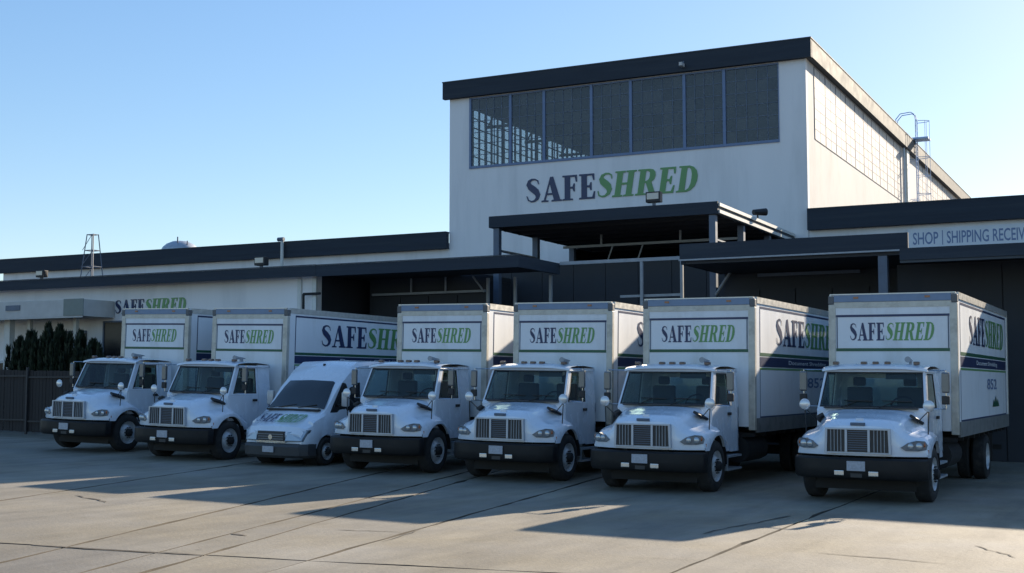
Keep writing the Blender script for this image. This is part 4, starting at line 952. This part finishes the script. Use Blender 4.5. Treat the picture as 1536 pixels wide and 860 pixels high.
# ------------------------------------------------------------------ cargo van
def make_van():
    t = thing('cargo_van', 'small white high roof van parked between two box trucks with lettering on its hood', 'van')
    # stations: y, bottom z, [(x,z)...] half profile from side bottom to roof centre
    S = [(-.90, [(.72, .42), (.80, .50), (.82, .60), (.78, .72), (.64, .765), (.40, .775), (0, .78)]),
         (-.82, [(.86, .42), (.91, .55), (.915, .72), (.86, .87), (.70, .915), (.45, .935), (0, .94)]),
         (-.62, [(.92, .42), (.95, .60), (.94, .80), (.90, .96), (.78, 1.02), (.50, 1.05), (0, 1.06)]),
         (-.3, [(.945, .42), (.965, .65), (.955, .90), (.92, 1.10), (.83, 1.16), (.57, 1.19), (0, 1.205)]),
         (-.04, [(.955, .42), (.975, .70), (.965, .98), (.94, 1.19), (.88, 1.27), (.62, 1.30), (0, 1.32)]),
         (.68, [(.96, .38), (.98, .70), (.97, 1.10), (.94, 1.45), (.87, 1.97), (.78, 2.01), (0, 2.03)]),
         (.98, [(.96, .36), (.98, .70), (.97, 1.10), (.94, 1.55), (.89, 2.22), (.80, 2.30), (0, 2.32)]),
         (1.35, [(.96, .36), (.98, .70), (.97, 1.10), (.94, 1.60), (.90, 2.38), (.83, 2.48), (0, 2.51)]),
         (2.0, [(.96, .36), (.98, .70), (.97, 1.10), (.945, 1.60), (.905, 2.42), (.84, 2.51), (0, 2.54)]),
         (4.75, [(.96, .36), (.98, .70), (.97, 1.10), (.945, 1.60), (.905, 2.42), (.84, 2.51), (0, 2.54)]),
         (4.85, [(.90, .38), (.94, .70), (.93, 1.10), (.90, 1.60), (.82, 2.30), (.68, 2.42), (0, 2.45)])]
    ys = [-.90, -.87, -.82, -.74, -.62, -.5, -.42, -.38, -.33, -.27, -.2, -.1, -.04, 0, .1, .2, .27, .33, .38, .42, .55, .68, .8, .98, 1.15, 1.35, 1.6, 2.0, 2.3, 2.62, 2.68, 2.74, 2.8, 2.9, 3.0, 3.1, 3.2, 3.26, 3.32, 3.38, 4.2, 4.75, 4.85]
    rings = []
    for y in ys:
        P = interp(S, y); low = P[0][1]
        for c0 in (0, 3.0):
            dy = y - c0
            if abs(dy) < .38: low = max(low, .34 + math.sqrt(.38 ** 2 - dy ** 2))
        P = [(P[0][0], low), (P[1][0], max(P[1][1], low + .02))] + P[2:]
        rings.append([(x, y + (.16 * (x / .95) ** 3 if y < -.5 else 0), z) for x, z in P])
    bm = bmesh.new()
    for s in (1, -1):
        V = [[bm.verts.new((x * s, y, z)) for x, y, z in h] for h in rings]
        for A, Bq in zip(V[:-1], V[1:]):
            for i in range(len(A) - 1): bm.faces.new((A[i], A[i + 1], Bq[i + 1], Bq[i]))
        for E_ in (V[0], V[-1]):
            c_ = bm.verts.new((0, E_[0].co.y if E_ is V[-1] else -.9, .42))
            for i in range(len(E_) - 1): bm.faces.new((c_, E_[i], E_[i + 1]))
    bmesh.ops.remove_doubles(bm, verts=bm.verts, dist=.0008)
    body = obj('body', bm, PAINT, t, smooth=32)
    DG = MATS['dark_window_glass']
    def P2(y, frac):   # point on the upper front surface between side (1) and centre (0)
        P = interp(S, y); (xa, za), (xb, zb), (xc, zc) = P[4], P[5], P[6]
        return xa, za, xb, zb, xc, zc
    # windshield: grid riding just above the body skin
    bm = bmesh.new(); rows = []
    for y in (.02, .2, .38, .52, .64):
        xa, za, xb, zb, xc, zc = P2(y, 0); row = []
        for x, z in ((-xa + .035, za + .0), (-xb, zb), (-xb * .5, (zb + zc) / 2), (0, zc), (xb * .5, (zb + zc) / 2), (xb, zb), (xa - .035, za + .0)):
            row.append(bm.verts.new((x * (1 - .15 * (y - .02) / .62), y - .02, z + .026)))
        rows.append(row)
    for A, Bq in zip(rows[:-1], rows[1:]):
        for i in range(6): bm.faces.new((A[i], A[i + 1], Bq[i + 1], Bq[i]))
    ws = obj('windshield', bm, mat('van_windshield_glass', (.022, .026, .03), .12, coat=.6), t, smooth=60)
    bm = bmesh.new(); box(bm, -.78, .78, -.14, -.02, 1.285, 1.335, bev=.02); obj('cowl_grille', bm, BLACK, t)
    for x in (-.5, .1):
        bm = bmesh.new(); tube(bm, (x, -.03, 1.36), (x + .5, .05, 1.44), .01, 5); obj('wiper', bm, BLACK, ws)
    for s in (-1, 1):
        def W(y, z): 
            P = interp(S, y); Z = [p[1] for p in P[2:5]]; X = [p[0] for p in P[2:5]]
            x = X[0]
            for (x0, z0), (x1, z1) in zip(P[2:4], P[3:5]):
                if z0 <= z <= z1: x = x0 + (x1 - x0) * (z - z0) / (z1 - z0)
            return (s * (x + .008), y, z)
        bm = bmesh.new(); slab(bm, [W(.22, 1.30), W(1.30, 1.30), W(1.30, 1.93), W(.74, 1.91)], (-s * .012, 0, 0)); obj('side_window', bm, DG, t)
        bm = bmesh.new(); framed(bm, [W(.13, 1.255), W(1.36, 1.255), W(1.36, 1.98), W(.69, 1.97)], [W(.22, 1.30), W(1.30, 1.30), W(1.30, 1.93), W(.74, 1.91)], (-s * .01, 0, 0)); obj('window_seal', bm, BLACK, t)
        dr = B('door_line', BLACK, t, min(s * .978, s * .985), max(s * .978, s * .985), 1.42, 1.432, .5, 1.2)
        B('door_handle', BLACK, t, min(s * .975, s * 1.01), max(s * .975, s * 1.01), 1.55, 1.72, 1.08, 1.12, bev=.008)
        B('side_moulding', BLACK, t, min(s * .975, s * .992), max(s * .975, s * .992), .45, 2.6, .62, .70, bev=.004)
        bm = bmesh.new(); box(bm, min(s * 1.04, s * 1.24), max(s * 1.04, s * 1.24), .42, .52, 1.40, 1.76, bev=.04); mr = obj('mirror', bm, mat('van_mirror_shell', (.42, .43, .44), .3, coat=.4), t, smooth=40)
        bm = bmesh.new(); tube(bm, (s * .95, .44, 1.42), (s * 1.08, .47, 1.48), .03, 6); obj('mirror_arm', bm, BLACK, mr)
        r_ = wheel(t, s * .955, 0, s, R_=.34, wd=.2); wheel(t, s * .955, 3.0, s, R_=.34, wd=.2)
        # head lamp
        bm = bmesh.new()
        slab(bm, [(s * .40, -.915, .59), (s * .84, -.80, .59), (s * .93, -.68, .86), (s * .42, -.86, .83)], (0, .10, 0)); hl = obj('headlight', bm, LENSD, t)
        bm = bmesh.new(); slab(bm, [(s * .43, -.922, .61), (s * .82, -.818, .61), (s * .90, -.705, .84), (s * .45, -.872, .81)], (0, -.006, 0)); obj('lamp_lens', bm, LENS, hl)
    B('grille', DIAL, t, -.385, .385, -.935, -.84, .60, .82, bev=.006)
    for z in (.635, .69, .745): B('grille_bar', STEELL, t, -.37, .37, -.942, -.936, z, z + .010)
    B('grille_trim', CHROME, t, -.42, .42, -.935, -.90, .56, .592)
    bm = bmesh.new(); tube(bm, (0, -.95, .68), (0, -.93, .68), .06, 14); obj('round_emblem', bm, CHROME, t, smooth=40)
    pl = [(0, -1.0), (.5, -.985), (.80, -.90), (.94, -.72), (.975, -.45)]
    full = [(-x, y) for x, y in pl[::-1]] + pl[1:]
    bm = bmesh.new(); rg = [[bm.verts.new((x * k, y + o, z)) for x, y in full] for z, o, k in ((.20, .08, .95), (.26, .02, 1), (.46, 0, 1), (.52, .03, .99), (.54, .1, .96))]
    for A, Bq in zip(rg[:-1], rg[1:]):
        for i in range(len(A) - 1): bm.faces.new((A[i], A[i + 1], Bq[i + 1], Bq[i]))
    bp = obj('bumper', bm, mat('grey_plastic_bumper', (.045, .047, .05), .5, var=.1), t, smooth=30)
    B('licence_plate', PLATE, bp, -.16, .16, -1.03, -1.003, .33, .47, bev=.003)
    bm = bmesh.new(); box(bm, -.85, .85, -.7, 4.7, .22, .40); obj('underbody', bm, CHAS, t)
    for y in (0, 3.0):
        for s in (-1, 1): bm = bmesh.new(); tube(bm, (s * .86, y, .345), (s * .5, y, .345), .385, 20); obj('arch_liner', bm, CHAS, t)
    B('antenna_base', BLACK, t, -.02, .02, 1.1, 1.16, 2.32, 2.44)
    # hood lettering lies on the sloping hood
    sl = Vector((0, .42, .135)).normalized()
    safeshred((-.66, -.72, 1.035), (1, 0, 0), Vector((0, .44, .19)).normalized(), 1.3, .44, t)
    return t
V = make_van()
V.location = (-18.72, 25.2, gz(-18.7)); V.rotation_euler = (0, .016, R(-1))
